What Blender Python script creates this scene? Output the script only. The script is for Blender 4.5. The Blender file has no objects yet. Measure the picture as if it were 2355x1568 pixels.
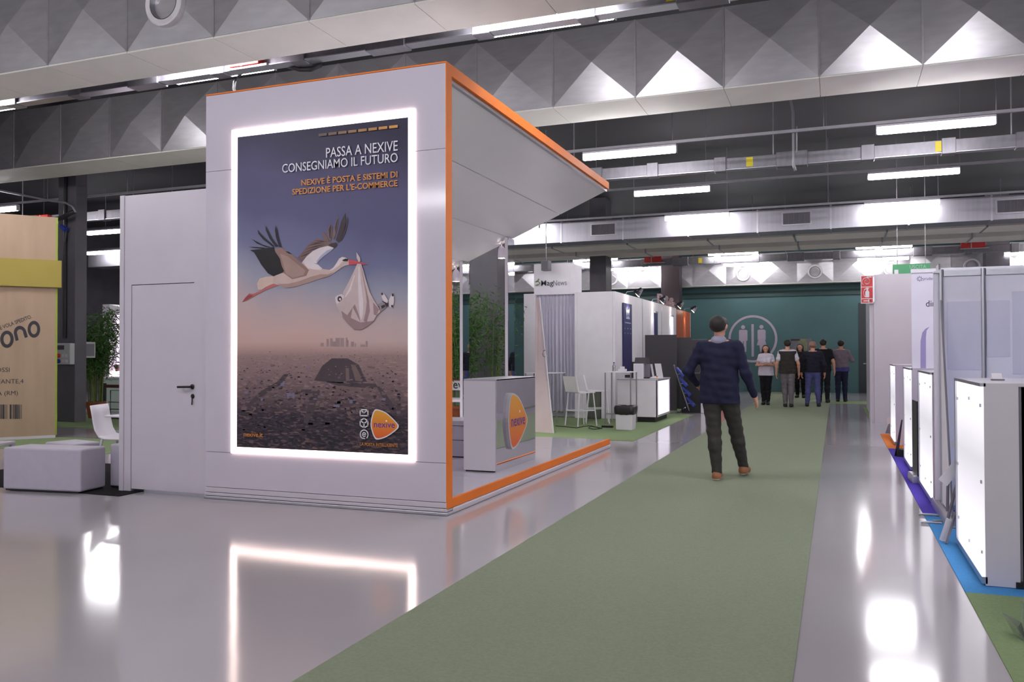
import bpy, bmesh, math, random
import numpy as np
from mathutils import Vector, Matrix

S = bpy.context.scene
COL = S.collection
rnd = random.Random(7)

# ---------------------------------------------------------------- camera
FPX, YAW, PIT, ROL = 1932.45, 0.368475, 0.01496, -0.002628
CAM = Vector((0, 0, 1.4))
_fw = Vector((-math.sin(YAW) * math.cos(PIT), math.cos(YAW) * math.cos(PIT), math.sin(PIT)))
_rt = Vector((math.cos(YAW), math.sin(YAW), 0))
_up = _rt.cross(_fw)
_r = _rt * math.cos(ROL) + _up * math.sin(ROL)
_u = -_rt * math.sin(ROL) + _up * math.cos(ROL)
cd = bpy.data.cameras.new('camera')
cam = bpy.data.objects.new('camera', cd)
COL.objects.link(cam)
m = Matrix((( _r.x, _u.x, -_fw.x, CAM.x), (_r.y, _u.y, -_fw.y, CAM.y), (_r.z, _u.z, -_fw.z, CAM.z), (0, 0, 0, 1)))
cam.matrix_world = m
cd.sensor_width = 36
cd.lens = 36 * FPX / 2355
cd.clip_start = 0.05
cd.clip_end = 200
S.camera = cam

# ---------------------------------------------------------------- world, exposure
w = bpy.data.worlds.new('world')
S.world = w
w.use_nodes = True
w.node_tree.nodes['Background'].inputs[0].default_value = (0.55, 0.53, 0.6, 1)
w.node_tree.nodes['Background'].inputs[1].default_value = 0.4
S.view_settings.view_transform = 'Standard'
S.view_settings.look = 'None'
S.view_settings.gamma = 1
S.view_settings.use_curve_mapping = False
S.view_settings.exposure = 1.0
S.cycles.use_denoising = True
S.cycles.max_bounces = 10
S.cycles.diffuse_bounces = 5
S.cycles.glossy_bounces = 5
S.cycles.sample_clamp_indirect = 6
S.cycles.caustics_reflective = False
S.cycles.caustics_refractive = False

LAMP_E = 30.0          # fluorescent diffusers
LIGHT_COL = (0.95, 0.93, 1.0)



# ---------------------------------------------------------------- helpers
def ray(x, y):
    return _r * ((x - 1177.5) / FPX) - _u * ((y - 784) / FPX) + _fw
def Zp(x, y, z=0.0):                    # point of the level z that shows at a photo position
    d = ray(x, y)
    return CAM + d * ((z - CAM.z) / d.z)
def Yp(x, y, Y):
    d = ray(x, y)
    return CAM + d * (Y / d.y)
def Xp(x, y, X):
    d = ray(x, y)
    return CAM + d * (X / d.x)

def lin(c):
    if isinstance(c, str):
        c = [int(c[i:i + 2], 16) for i in (0, 2, 4)]
    r = []
    for v in c[:3]:
        v = v / 255
        r.append(v / 12.92 if v <= 0.04045 else ((v + 0.055) / 1.055) ** 2.4)
    return tuple(r) + (1,)

MATS = {}
def mat(key, col, rough=0.5, metal=0.0, em=0.0, noise=0.0, scale=6.0, bump=0.0, bscale=40.0, spec=0.5, coat=0.0, trans=0.0, emcol=None, stretch=None):
    if key in MATS:
        return MATS[key]
    mt = bpy.data.materials.new(key)
    mt.use_nodes = True
    nt = mt.node_tree
    b = nt.nodes['Principled BSDF']
    c = lin(col)
    b.inputs['Base Color'].default_value = c
    b.inputs['Roughness'].default_value = rough
    b.inputs['Metallic'].default_value = metal
    b.inputs['Specular IOR Level'].default_value = spec
    b.inputs['Coat Weight'].default_value = coat
    b.inputs['Transmission Weight'].default_value = trans
    if em:
        b.inputs['Emission Color'].default_value = lin(emcol or col)
        b.inputs['Emission Strength'].default_value = em
    if noise or bump:
        tc = nt.nodes.new('ShaderNodeTexCoord')
        src = tc.outputs['Object']
        if stretch:
            mp = nt.nodes.new('ShaderNodeMapping')
            mp.inputs['Scale'].default_value = stretch
            nt.links.new(src, mp.inputs['Vector'])
            src = mp.outputs['Vector']
    if noise:
        n = nt.nodes.new('ShaderNodeTexNoise')
        n.inputs['Scale'].default_value = scale
        n.inputs['Detail'].default_value = 5
        nt.links.new(src, n.inputs['Vector'])
        r = nt.nodes.new('ShaderNodeValToRGB')
        r.color_ramp.elements[0].position = 0.3
        r.color_ramp.elements[1].position = 0.7
        r.color_ramp.elements[0].color = tuple(v * (1 - noise) for v in c[:3]) + (1,)
        r.color_ramp.elements[1].color = tuple(min(1, v * (1 + noise)) for v in c[:3]) + (1,)
        nt.links.new(n.outputs['Fac'], r.inputs['Fac'])
        nt.links.new(r.outputs['Color'], b.inputs['Base Color'])
    if bump:
        n = nt.nodes.new('ShaderNodeTexNoise')
        n.inputs['Scale'].default_value = bscale
        n.inputs['Detail'].default_value = 3
        nt.links.new(src, n.inputs['Vector'])
        bp = nt.nodes.new('ShaderNodeBump')
        bp.inputs['Strength'].default_value = bump
        bp.inputs['Distance'].default_value = 0.02
        nt.links.new(n.outputs['Fac'], bp.inputs['Height'])
        nt.links.new(bp.outputs['Normal'], b.inputs['Normal'])
    MATS[key] = mt
    return mt

WL = {}                                 # world place of each thing
def wl(o):
    while o.parent:
        o = o.parent
    return WL.get(o.name, Vector((0, 0, 0)))

def tag(o, label=None, cat=None, group=None, kind=None):
    if label: o['label'] = label
    if cat: o['category'] = cat
    if group: o['group'] = group
    if kind: o['kind'] = kind
    return o

def thing(name, label, cat, loc=(0, 0, 0), group=None, rz=0.0):
    o = bpy.data.objects.new(name, None)
    o.empty_display_size = 0.1
    COL.objects.link(o)
    o.location = loc
    o.rotation_euler = (0, 0, rz)
    WL[o.name] = Vector(loc)
    return tag(o, label, cat, group)

class M:
    def __init__(s):
        s.v, s.f, s.mi = [], [], []
    def add(s, vs, fs, mi=0):
        n = len(s.v)
        s.v += [tuple(v) for v in vs]
        s.f += [tuple(i + n for i in f) for f in fs]
        s.mi += [mi] * len(fs)
        return s
    def hexa(s, p, mi=0):               # 4 bottom ring, 4 top ring
        return s.add(p, [(3, 2, 1, 0), (4, 5, 6, 7), (0, 1, 5, 4), (1, 2, 6, 5), (2, 3, 7, 6), (3, 0, 4, 7)], mi)
    def box(s, x0, x1, y0, y1, z0, z1, mi=0):
        return s.hexa([(x0, y0, z0), (x1, y0, z0), (x1, y1, z0), (x0, y1, z0), (x0, y0, z1), (x1, y0, z1), (x1, y1, z1), (x0, y1, z1)], mi)
    def prism(s, poly, ax, a, b, mi=0):  # poly of 2D points extruded along an axis
        def P(q, t):
            return {'x': (t, q[0], q[1]), 'y': (q[0], t, q[1]), 'z': (q[0], q[1], t)}[ax]
        n = len(poly)
        vs = [P(q, a) for q in poly] + [P(q, b) for q in poly]
        fs = [tuple(range(n))[::-1], tuple(range(n, 2 * n))] + [(i, (i + 1) % n, n + (i + 1) % n, n + i) for i in range(n)]
        return s.add(vs, fs, mi)
    def tube(s, pts, r, n=8, mi=0, cap=True):
        pts = [Vector(p) for p in pts]
        rr = r if isinstance(r, (list, tuple)) else [r] * len(pts)
        vs, fs = [], []
        for i, p in enumerate(pts):
            t = (pts[min(i + 1, len(pts) - 1)] - pts[max(i - 1, 0)]).normalized()
            a = Vector((0, 0, 1)) if abs(t.z) < 0.9 else Vector((1, 0, 0))
            u = t.cross(a).normalized()
            v = t.cross(u)
            for k in range(n):
                an = 2 * math.pi * k / n
                vs.append(p + (u * math.cos(an) + v * math.sin(an)) * rr[i])
        for i in range(len(pts) - 1):
            for k in range(n):
                a, b = i * n + k, i * n + (k + 1) % n
                fs.append((a, b, b + n, a + n))
        if cap:
            fs.append(tuple(range(n))[::-1])
            fs.append(tuple(range((len(pts) - 1) * n, len(pts) * n)))
        return s.add(vs, fs, mi)
    def lathe(s, prof, c=(0, 0, 0), n=20, ax='z', mi=0):
        vs, fs = [], []
        for r, h in prof:
            for k in range(n):
                an = 2 * math.pi * k / n
                a, b = r * math.cos(an), r * math.sin(an)
                q = {'z': (a, b, h), 'y': (a, h, b), 'x': (h, a, b)}[ax]
                vs.append((c[0] + q[0], c[1] + q[1], c[2] + q[2]))
        for i in range(len(prof) - 1):
            for k in range(n):
                a, b = i * n + k, i * n + (k + 1) % n
                fs.append((a, b, b + n, a + n))
        return s.add(vs, fs, mi)
    def build(s, name, mats, parent=None, bev=0.0, smooth=False, label=None, local=False, seg=2, kind=None):
        if not isinstance(mats, (list, tuple)):
            mats = [mats]
        off = Vector((0, 0, 0)) if (local or parent is None) else wl(parent)
        me = bpy.data.meshes.new(name)
        used = sorted({i for f in s.f for i in f})
        ren = {i: k for k, i in enumerate(used)}
        me.from_pydata([(s.v[i][0] - off.x, s.v[i][1] - off.y, s.v[i][2] - off.z) for i in used], [], [tuple(ren[i] for i in f) for f in s.f])
        for q in mats:
            me.materials.append(q)
        me.polygons.foreach_set('material_index', s.mi)
        bm = bmesh.new()
        bm.from_mesh(me)
        bmesh.ops.recalc_face_normals(bm, faces=bm.faces)
        bm.to_mesh(me)
        bm.free()
        if smooth:
            me.polygons.foreach_set('use_smooth', [True] * len(me.polygons))
        o = bpy.data.objects.new(name, me)
        COL.objects.link(o)
        if parent:
            o.parent = parent
        if bev:
            md = o.modifiers.new('bevel', 'BEVEL')
            md.width, md.segments, md.limit_method = bev, seg, 'ANGLE'
        if label: o['label'] = label
        if kind: o['kind'] = kind
        return o

def B(*a):
    return M().box(*a)

def dup(root, loc, rz=None, label=None):
    """a copy of a thing with copies of its parts and sub-parts"""
    def cp(o, par):
        c = o.copy()
        COL.objects.link(c)
        if par: c.parent = par
        for ch in KIDS.get(o.name, list(o.children)):
            cp(ch, c)
        return c
    r = cp(root, None)
    r.location = loc
    WL[r.name] = Vector(loc)
    if rz is not None: r.rotation_euler = (0, 0, rz)
    if label: r['label'] = label
    return r
KIDS = {}

def struct(o, kind='structure'):
    o['kind'] = kind
    return o

def text(name, s, org, mt, parent=None, h=0.1, u=(1, 0, 0), v=(0, 0, 1), align='LEFT', bold=0.0, shear=0.0, width=None, depth=0.001, ref='H', rot=0.0):
    """flat lettering: h is the height of a capital, org the baseline start (or end)"""
    cu = bpy.data.curves.new('lettering', 'FONT')
    cu.size, cu.resolution_u = 1.0, 3
    cu.offset, cu.shear = 0.0, shear
    cu.body = ref
    ob = bpy.data.objects.new('lettering', cu)
    me = bpy.data.meshes.new_from_object(ob)
    hh = max(q.co.y for q in me.vertices) - min(q.co.y for q in me.vertices)
    bpy.data.meshes.remove(me)
    cu.body, cu.offset = s, bold
    me = bpy.data.meshes.new_from_object(ob)
    bpy.data.objects.remove(ob)
    k = h / hh
    xs = [q.co.x for q in me.vertices]
    x0, x1 = min(xs), max(xs)
    kx = k if width is None else width / (x1 - x0)
    sh = {'LEFT': -x0, 'RIGHT': -x1, 'CENTER': -(x0 + x1) / 2}[align]
    u, v, org = Vector(u), Vector(v), Vector(org)
    if rot:
        c, sn = math.cos(rot), math.sin(rot)
        u, v = u * c + v * sn, v * c - u * sn
    off = wl(parent) if parent else Vector((0, 0, 0))
    for q in me.vertices:
        q.co = org + u * ((q.co.x + sh) * kx) + v * (q.co.y * k) - off
    me.name = name
    me.materials.clear()
    me.materials.append(mt)
    o = bpy.data.objects.new(name, me)
    COL.objects.link(o)
    if parent: o.parent = parent
    return o

def flat(name, polys, mt, parent, plane):
    """flat print: polygons given on a plane (function 2D -> 3D), one mesh"""
    mb = M()
    for p in polys:
        mb.add([plane(*q) for q in p], [tuple(range(len(p)))])
    o = mb.build(name, mt, parent)
    return o

def disc(cx, cy, rx, ry=None, n=24, a0=0.0, a1=2 * math.pi):
    ry = rx if ry is None else ry
    k = n if a1 - a0 > 6.2 else n + 1
    return [(cx + rx * math.cos(a0 + (a1 - a0) * i / n), cy + ry * math.sin(a0 + (a1 - a0) * i / n)) for i in range(k)]

def ring(mb, plane, cx, cy, r0, r1, n=40, a0=0.0, a1=2 * math.pi):
    vs, fs = [], []
    for i in range(n + 1):
        a = a0 + (a1 - a0) * i / n
        vs += [plane(cx + r0 * math.cos(a), cy + r0 * math.sin(a)), plane(cx + r1 * math.cos(a), cy + r1 * math.sin(a))]
    for i in range(n):
        fs.append((2 * i, 2 * i + 1, 2 * i + 3, 2 * i + 2))
    mb.add(vs, fs)

def stroke(mb, plane, pts, wd):
    """a polyline of constant width as quads"""
    for (x0, y0), (x1, y1) in zip(pts, pts[1:]):
        dx, dy = x1 - x0, y1 - y0
        L = math.hypot(dx, dy) or 1
        nx, ny = -dy / L * wd / 2, dx / L * wd / 2
        ex, ey = dx / L * wd / 2 * 0.6, dy / L * wd / 2 * 0.6
        mb.add([plane(x0 - ex + nx, y0 - ey + ny), plane(x0 - ex - nx, y0 - ey - ny), plane(x1 + ex - nx, y1 + ey - ny), plane(x1 + ex + nx, y1 + ey + ny)], [(0, 1, 2, 3)])

# ---------------------------------------------------------------- materials
WHITE = mat('white_laminate', (206, 200, 210), 0.28, noise=0.02, scale=3)
CANOPY = mat('canopy_white_gloss', (246, 244, 246), 0.16, noise=0.01, scale=2)
GLOSSW = mat('glossy_white_panel', (208, 201, 214), 0.12, noise=0.015, scale=2, bump=0.02, bscale=2.5)
PLINTH = mat('glossy_plinth_panel', (212, 206, 216), 0.06, noise=0.015, scale=2)
MATW = mat('matt_white_board', (240, 235, 242), 0.55, noise=0.03, scale=4)
LILAC = mat('lilac_board', (236, 232, 246), 0.5, noise=0.03, scale=2)
ORANGE = mat('orange_edging', (244, 126, 20), 0.6, noise=0.04, scale=3)
METAL = mat('galvanised_steel', (192, 190, 194), 0.32, 0.65, noise=0.08, scale=3, stretch=(1, 1, 4), bump=0.05, bscale=3)
DUCTW = mat('pale_duct_underside', (246, 245, 236), 0.7, noise=0.04, scale=2, spec=0.2)
TRUNKM = mat('dull_zinc_trunking', (132, 130, 137), 0.4, 0.6, noise=0.1, scale=5, stretch=(3, 1, 1))
ALU = mat('brushed_aluminium', (196, 196, 204), 0.3, 0.85, noise=0.03, scale=20)
CHROME = mat('mirror_chrome', (235, 235, 240), 0.02, 1.0, noise=0.01, scale=3)
DARK = mat('charcoal_paint', (100, 97, 104), 0.6, noise=0.08, scale=3)
BLACK = mat('black_plastic', (22, 22, 25), 0.45, noise=0.1, scale=10)
BOARDK = mat('dark_grey_board', (66, 63, 68), 0.5, noise=0.05, scale=4)
GREY = mat('grey_panel', (120, 116, 126), 0.5, noise=0.04, scale=4)
RED = mat('signal_red', (206, 52, 50), 0.4, noise=0.05, scale=8)
YEL = mat('yellow_sticker', (214, 196, 40), 0.5, noise=0.05, scale=8)
PAPER = mat('white_paper', (226, 222, 228), 0.6, noise=0.02, scale=10)
GREYST = mat('painted_steel_rail', (150, 148, 154), 0.4, 0.4, noise=0.06, scale=8)
CABLE = mat('grey_cable', (40, 40, 43), 0.5, noise=0.1, scale=10)
RUNNER = mat('runner_carpet', (139, 148, 126), 0.95, noise=0.07, scale=60, bump=0.3, bscale=300, spec=0.15)
GREENC = mat('green_carpet', (138, 157, 116), 0.95, noise=0.07, scale=60, bump=0.3, bscale=300, spec=0.15)
BLUEC = mat('blue_carpet', (78, 150, 214), 0.9, noise=0.07, scale=60, bump=0.3, bscale=300, spec=0.15)
PURPC = mat('purple_carpet', (88, 70, 186), 0.9, noise=0.07, scale=60, bump=0.3, bscale=300, spec=0.15)
ORANC = mat('orange_carpet', (226, 128, 62), 0.9, noise=0.07, scale=60, bump=0.3, bscale=300, spec=0.15)
BLACKC = mat('black_mat', (34, 33, 36), 0.9, noise=0.1, scale=60, bump=0.3, bscale=300, spec=0.15)
TEAL = mat('teal_paint', (70, 106, 108), 0.6, noise=0.05, scale=1.5)
TUBE = mat('lit_tube', (255, 252, 255), 0.5, em=LAMP_E)
LITW = mat('lit_acrylic_frame', (255, 250, 248), 0.4, em=3.0, emcol=(255, 226, 216))
FABRIC = mat('white_leatherette', (186, 180, 194), 0.5, noise=0.03, scale=10, bump=0.08, bscale=120)
CARD = mat('cardboard_print', (170, 146, 122), 0.7, noise=0.06, scale=2, stretch=(3, 3, 0.6))
OLIVE = mat('olive_band', (158, 142, 62), 0.6, noise=0.04, scale=2)
INK = mat('dark_ink', (52, 50, 56), 0.6, noise=0.05, scale=10)
TERRA = mat('terracotta', (156, 84, 54), 0.7, noise=0.1, scale=8)
LEAF = mat('bamboo_leaf', (62, 104, 40), 0.55, noise=0.35, scale=5)
STEM = mat('bamboo_stem', (104, 122, 62), 0.5, noise=0.2, scale=8)
NAVY = mat('navy_print', (34, 34, 92), 0.4, noise=0.15, scale=4)
WHITEINK = mat('white_ink', (228, 226, 234), 0.5, noise=0.01, scale=5)
GLASS = mat('dim_glass', (90, 100, 104), 0.08, noise=0.05, scale=3, trans=0.6)
SOCKET = mat('pale_plastic', (196, 200, 200), 0.4, noise=0.02, scale=5)
BLUEP = mat('blue_plastic', (40, 60, 150), 0.4, noise=0.04, scale=5)

def floor_mat():
    mt = mat('polished_resin_floor', (178, 172, 177), 0.11, noise=0.035, scale=0.7)
    nt = mt.node_tree
    b = nt.nodes['Principled BSDF']
    b.inputs['Specular IOR Level'].default_value = 0.9
    tc = nt.nodes.new('ShaderNodeTexCoord')
    n = nt.nodes.new('ShaderNodeTexNoise')
    n.inputs['Scale'].default_value = 1.1
    n.inputs['Detail'].default_value = 2
    nt.links.new(tc.outputs['Object'], n.inputs['Vector'])
    bp = nt.nodes.new('ShaderNodeBump')
    bp.inputs['Strength'].default_value = 0.04
    bp.inputs['Distance'].default_value = 0.05
    nt.links.new(n.outputs['Fac'], bp.inputs['Height'])
    nt.links.new(bp.outputs['Normal'], b.inputs['Normal'])
    return mt
FLOOR = floor_mat()

def lit_panel_mat():
    # back-lit acrylic: brighter where the tubes at the top and bottom of the box sit behind it
    mt = mat('backlit_acrylic', (150, 148, 154), 0.3, em=1.5, emcol=(250, 246, 255))
    nt = mt.node_tree
    b = nt.nodes['Principled BSDF']
    tc = nt.nodes.new('ShaderNodeTexCoord')
    sp = nt.nodes.new('ShaderNodeSeparateXYZ')
    nt.links.new(tc.outputs['Object'], sp.inputs[0])
    r = nt.nodes.new('ShaderNodeValToRGB')
    e = r.color_ramp.elements
    e[0].position, e[0].color = 0.05, (1, 1, 1, 1)
    e[1].position, e[1].color = 0.95, (1, 1, 1, 1)
    for p, q in ((0.35, 0.55), (0.6, 0.42), (0.8, 0.6)):
        k = e.new(p); k.color = (q, q, q, 1)
    mp = nt.nodes.new('ShaderNodeMath'); mp.operation = 'DIVIDE'; mp.inputs[1].default_value = 1.22
    nt.links.new(sp.outputs['Z'], mp.inputs[0])
    nt.links.new(mp.outputs[0], r.inputs['Fac'])
    ml = nt.nodes.new('ShaderNodeMath'); ml.operation = 'MULTIPLY'; ml.inputs[1].default_value = 0.78
    nt.links.new(r.outputs['Color'], ml.inputs[0])
    nt.links.new(ml.outputs[0], b.inputs['Emission Strength'])
    return mt
LITP = lit_panel_mat()

# ================================================================ SETTING
YW = 31.5                               # far wall
struct(B(-27, 15, -10, 36, -0.2, 0).build('floor', FLOOR))
struct(B(-27, 15, -10, YW + 0.2, 6.3, 6.5).build('ceiling', mat('ceiling_paint', (56, 55, 60), 0.8, noise=0.1, scale=0.6)))
struct(B(-27, 15, YW, YW + 0.2, 0, 6.3).build('wall_back', TEAL))
struct(B(-27.2, -27, -10, YW, 0, 6.3).build('wall_left', DARK))
struct(B(15, 15.2, -10, YW, 0, 6.3).build('wall_right', DARK))
struct(B(-27, 15, YW - 0.06, YW, 3.42, 3.62).build('trim_1', mat('dark_teal_ledge', (44, 70, 70), 0.6, noise=0.05, scale=2)))
# tall dark doorway in the far wall
dr = thing('door_1', None, None, (0.98, YW, 0)); struct(dr)
B(0.72, 1.9, YW - 0.03, YW + 0.02, 0, 3.12).build('door_leaf', mat('dark_door_paint', (34, 42, 48), 0.4, noise=0.08, scale=3), dr)
M().tube([(0.86, YW - 0.06, 1.02), (1.7, YW - 0.06, 1.02)], 0.02).build('push_bar', ALU, dr)

# ---- carpets
def carpet(x0, x1, y0, y1, mt, label, name='carpet', t=0.006):
    return tag(B(x0, x1, y0, y1, 0, t).build(name, mt), label, 'carpet')
carpet(-2.175, -0.185, -6, YW - 0.02, RUNNER, 'long pale green carpet runner down the middle aisle')
carpet(-7.4, -3.03, 13.2, 19.35, GREENC, 'green stand carpet under the bar stools and white reception counter')
carpet(-7.4, -3.05, 20.0, 25.0, GREENC, 'green stand carpet under the black counter')
carpet(-0.185, 1.6, 24.9, 26.0, GREENC, 'narrow green cross strip in front of the tall dark door')
carpet(0.62, 0.7, 19.2, 23.2, GREENC, 'thin green carpet edge behind the far white booth on the right')
carpet(0.69, 6.5, -3, 5.53, GREENC, 'green carpet in the near right corner before the blue carpet')
carpet(0.69, 6.5, 5.53, 8.12, BLUEC, 'bright blue stand carpet under the nearest lit counter')
carpet(0.69, 6.5, 8.12, 13.4, PURPC, 'violet stand carpet between the blue and the orange carpet')
carpet(0.69, 6.5, 13.4, 15.8, ORANC, 'orange stand carpet under the farthest lit counter')
carpet(-19, -9.5, 12.0, 14.6, GREENC, 'green carpet strip around the dark column at left')
carpet(-14, -9.6, 9.0, 10.55, GREENC, 'green carpet under the white chair at far left')
carpet(-9.5, -6.62, 6.36, 8.2, BLACKC, 'black mat under the white seating cubes', 'floor_mat')

# ---- columns
def column(x0, x1, y0, y1, mt, label, conduit=False):
    o = thing('column', label, 'column', ((x0 + x1) / 2, (y0 + y1) / 2, 0))
    B(x0, x1, y0, y1, 0, 6.3).build('shaft', mt, o, bev=0.01)
    return o
c1 = column(-15.21, -14.72, 12.98, 13.27, DARK, 'dark grey square column with a cable conduit beside the cardboard coloured wall')
M().tube([(-14.97, 12.95, 1.75), (-14.97, 12.95, 5.5)], 0.035).build('conduit', BLACK, c1)
column(-7.25, -6.62, 16.3, 17.0, DARK, 'dark column behind the open white canopy')
c3 = column(-7.25, -6.72, 25.6, 26.3, DARK, 'dark column rising behind the white curtain wall')
column(-5.85, -5.2, 30.0, 30.6, mat('brown_grey_paint', (84, 72, 76), 0.6, noise=0.06, scale=2), 'brownish column in front of the far round nozzle duct')
column(4.35, 5.0, 29.6, 30.2, DARK, 'dark column above the right stand walls')

# ================================================================ CEILING SERVICES
# ---- big ducts of cross-broken sheet metal panels
PANEL_ME = {}
def air_duct(label, Y, zb, zt, depth, x_ref, k0, k1, nozzles=(), pw=1.2, nz=None, bulge=0.1):
    o = thing('air_duct', label, 'duct', (x_ref, Y, zb))
    h = zt - zb
    key = (round(h, 3), pw, bulge, depth)
    if key not in PANEL_ME:
        me = bpy.data.meshes.new('duct_panel')
        a, b = pw / 2 - 0.004, h / 2
        me.from_pydata([(-a, 0, -b), (a, 0, -b), (a, 0, b), (-a, 0, b), (0, -bulge, 0), (-a, 0.05, -b), (a, 0.05, -b), (a, 0.05, b), (-a, 0.05, b)], [],
                       [(0, 1, 4), (1, 2, 4), (2, 3, 4), (3, 0, 4), (1, 0, 5, 6), (2, 1, 6, 7), (3, 2, 7, 8), (0, 3, 8, 5)])
        me.materials.append(METAL)
        mb = bpy.data.meshes.new('bottom_panel')
        d = depth - 0.004
        mb.from_pydata([(-a, 0, 0), (a, 0, 0), (a, d, 0), (-a, d, 0), (0, d / 2, -0.012), (-a, 0, 0.02), (a, 0, 0.02), (a, d, 0.02), (-a, d, 0.02)], [],
                       [(0, 4, 1), (1, 4, 2), (2, 4, 3), (3, 4, 0), (0, 1, 6, 5), (1, 2, 7, 6), (2, 3, 8, 7), (3, 0, 5, 8)])
        mb.materials.append(DUCTW)
        PANEL_ME[key] = (me, mb)
    me, mb = PANEL_ME[key]
    for k in range(k0, k1):
        p = bpy.data.objects.new('duct_panel', me)
        p.parent = o
        p.location = ((k + 0.5) * pw, 0, h / 2)
        COL.objects.link(p)
        q = bpy.data.objects.new('bottom_panel', mb)
        q.parent = o
        q.location = ((k + 0.5) * pw, 0.002, -0.022)
        COL.objects.link(q)
        M().box((k) * pw - 0.012, k * pw + 0.012, -0.012, 0.0, 0, h).build('seam_rib', METAL, o, local=True)
    B(k0 * pw, k1 * pw, 0.05, depth, 0.0, h).build('duct_body', METAL, o, local=True)
    z0 = h / 2 if nz is None else nz
    for k in nozzles:
        c = ((k + 0.5) * pw, -0.04, z0)
        n = M().lathe([(0.185, 0.03), (0.25, 0.03), (0.25, -0.05), (0.235, -0.065), (0.185, -0.055)], c, 32, 'y').build('jet_nozzle', mat('nozzle_white', (222, 218, 222), 0.4, noise=0.03), o, local=True, smooth=False)
        M().lathe([(0.178, -0.056), (0.16, 0.03), (0.11, 0.2), (0.07, 0.26)], c, 32, 'y').build('nozzle_cone', ALU, n, local=True, smooth=True)
        M().lathe([(0.075, 0.2), (0.0005, 0.201)], c, 20, 'y').build('nozzle_throat', BLACK, n, local=True)
    return o
air_duct('nearest big sheet metal duct with a round nozzle, across the top left', 7.15, 4.78, 5.86, 0.73, Yp(292, 119, 7.15).x, -9, 12, nozzles=(0, 4, 8), bulge=0.055, nz=0.42)
air_duct('second big sheet metal duct, crossing behind the tall white booth', 11.45, 4.95, 6.03, 0.85, Yp(1461, 219, 11.45).x, -13, 11)
air_duct('farthest sheet metal duct with a row of round nozzles on the teal wall', 30.85, 3.84, 4.92, 0.5, Yp(1554, 637, 30.85).x - 0.6, -14, 15, nozzles=range(-14, 15, 2), nz=0.36, bulge=0.06)

# ---- rectangular supply duct with grilles and its lower neighbours
def box_duct(label, Y, d, zb, zt, x0, x1, step, mt=METAL):
    o = thing('box_duct', label, 'duct', ((x0 + x1) / 2, Y, zb))
    x = x0
    while x < x1 - 0.01:
        e = min(x + step, x1)
        B(x + 0.006, e - 0.006, Y, Y + d, zb, zt).build('duct_section', mt, o, bev=0.006, seg=1)
        B(e - 0.02, e + 0.02, Y - 0.015, Y + d + 0.015, zb - 0.015, zt + 0.015).build('duct_flange', ALU, o)
        x = e
    return o
PALEM = mat('pale_zinc_sheet', (172, 170, 178), 0.38, 0.75, noise=0.06, scale=2.5, stretch=(6, 1, 0.3))
sd = box_duct('long pale rectangular duct with square grilles behind the hanging tubes', 20.95, 0.7, 4.30, 4.83, -23.2, 9.8, 1.65, PALEM)
for gx in (-20.35, -13.0, Yp(1388, 520, 20.95).x, Yp(1832, 500, 20.95).x, Yp(2330, 475, 20.95).x):
    g = B(gx - 0.34, gx + 0.34, 20.92, 20.95, 4.42, 4.74).build('grille', ALU, sd)
    B(gx - 0.3, gx + 0.3, 20.905, 20.922, 4.45, 4.71).build('grille_core', DARK, g)
    for i in range(6):
        B(gx - 0.3 + i * 0.12 - 0.004, gx - 0.3 + i * 0.12 + 0.004, 20.897, 20.906, 4.45, 4.71).build('grille_bar', GREY, g)
box_duct('grey flat duct just behind the grilled duct', 22.9, 1.1, 4.42, 4.62, -23, 9.5, 2.2, DUCTW)
box_duct('grey flat duct nearer the far wall', 25.3, 1.1, 4.46, 4.66, -23, 9.5, 2.2, DUCTW)

# ---- busbar trunking with joints and yellow stickers
def trunking(label, Y, zb, x0, x1, stickers, joints=2.35, h=0.21):
    o = thing('busbar_trunking', label, 'trunking', ((x0 + x1) / 2, Y, zb))
    B(x0, x1, Y, Y + 0.12, zb, zb + h).build('casing', TRUNKM, o, bev=0.008, seg=1)
    B(x0, x1, Y - 0.02, Y + 0.14, zb - 0.012, zb).build('lower_flange', ALU, o)
    x, k = x0 + 0.7, 0
    while x < x1:
        wd = 0.5 if k % 3 == 0 else 0.2
        B(x - wd / 2, x + wd / 2, Y - 0.035, Y + 0.155, zb - 0.03, zb + h + 0.02).build('joint_cover', TRUNKM, o, bev=0.006, seg=1)
        if k % 3 == 0:
            M().tube([(x - 0.3, Y + 0.06, zb), (x - 0.3, Y + 0.06, 6.3)], 0.012, 6).build('hanger_rod', GREYST, o)
        x += joints / 2
        k += 1
    for sx in stickers:
        B(sx - 0.055, sx + 0.055, Y - 0.006, Y, zb + 0.02, zb + h - 0.02).build('sticker', YEL, o)
    return o
def xs(Y, *pts):
    return [Yp(px, py, Y).x for px, py in pts]
trunking('brightly lit busbar run under the nearest big duct', 8.3, 4.87, -16, 5, xs(8.3, (352, 183), (877, 98), (1545, 5)))
trunking('busbar run with yellow stickers behind the first row of hanging tubes', 14.8, 4.56, -19, 9, xs(14.8, (160, 505), (1724, 366), (2160, 338)), h=0.2)
trunking('farthest busbar run below the flat grey ducts', 27.2, 4.26, -23, 12, xs(27.2, (1610, 588), (1823, 580)), h=0.2)

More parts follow.
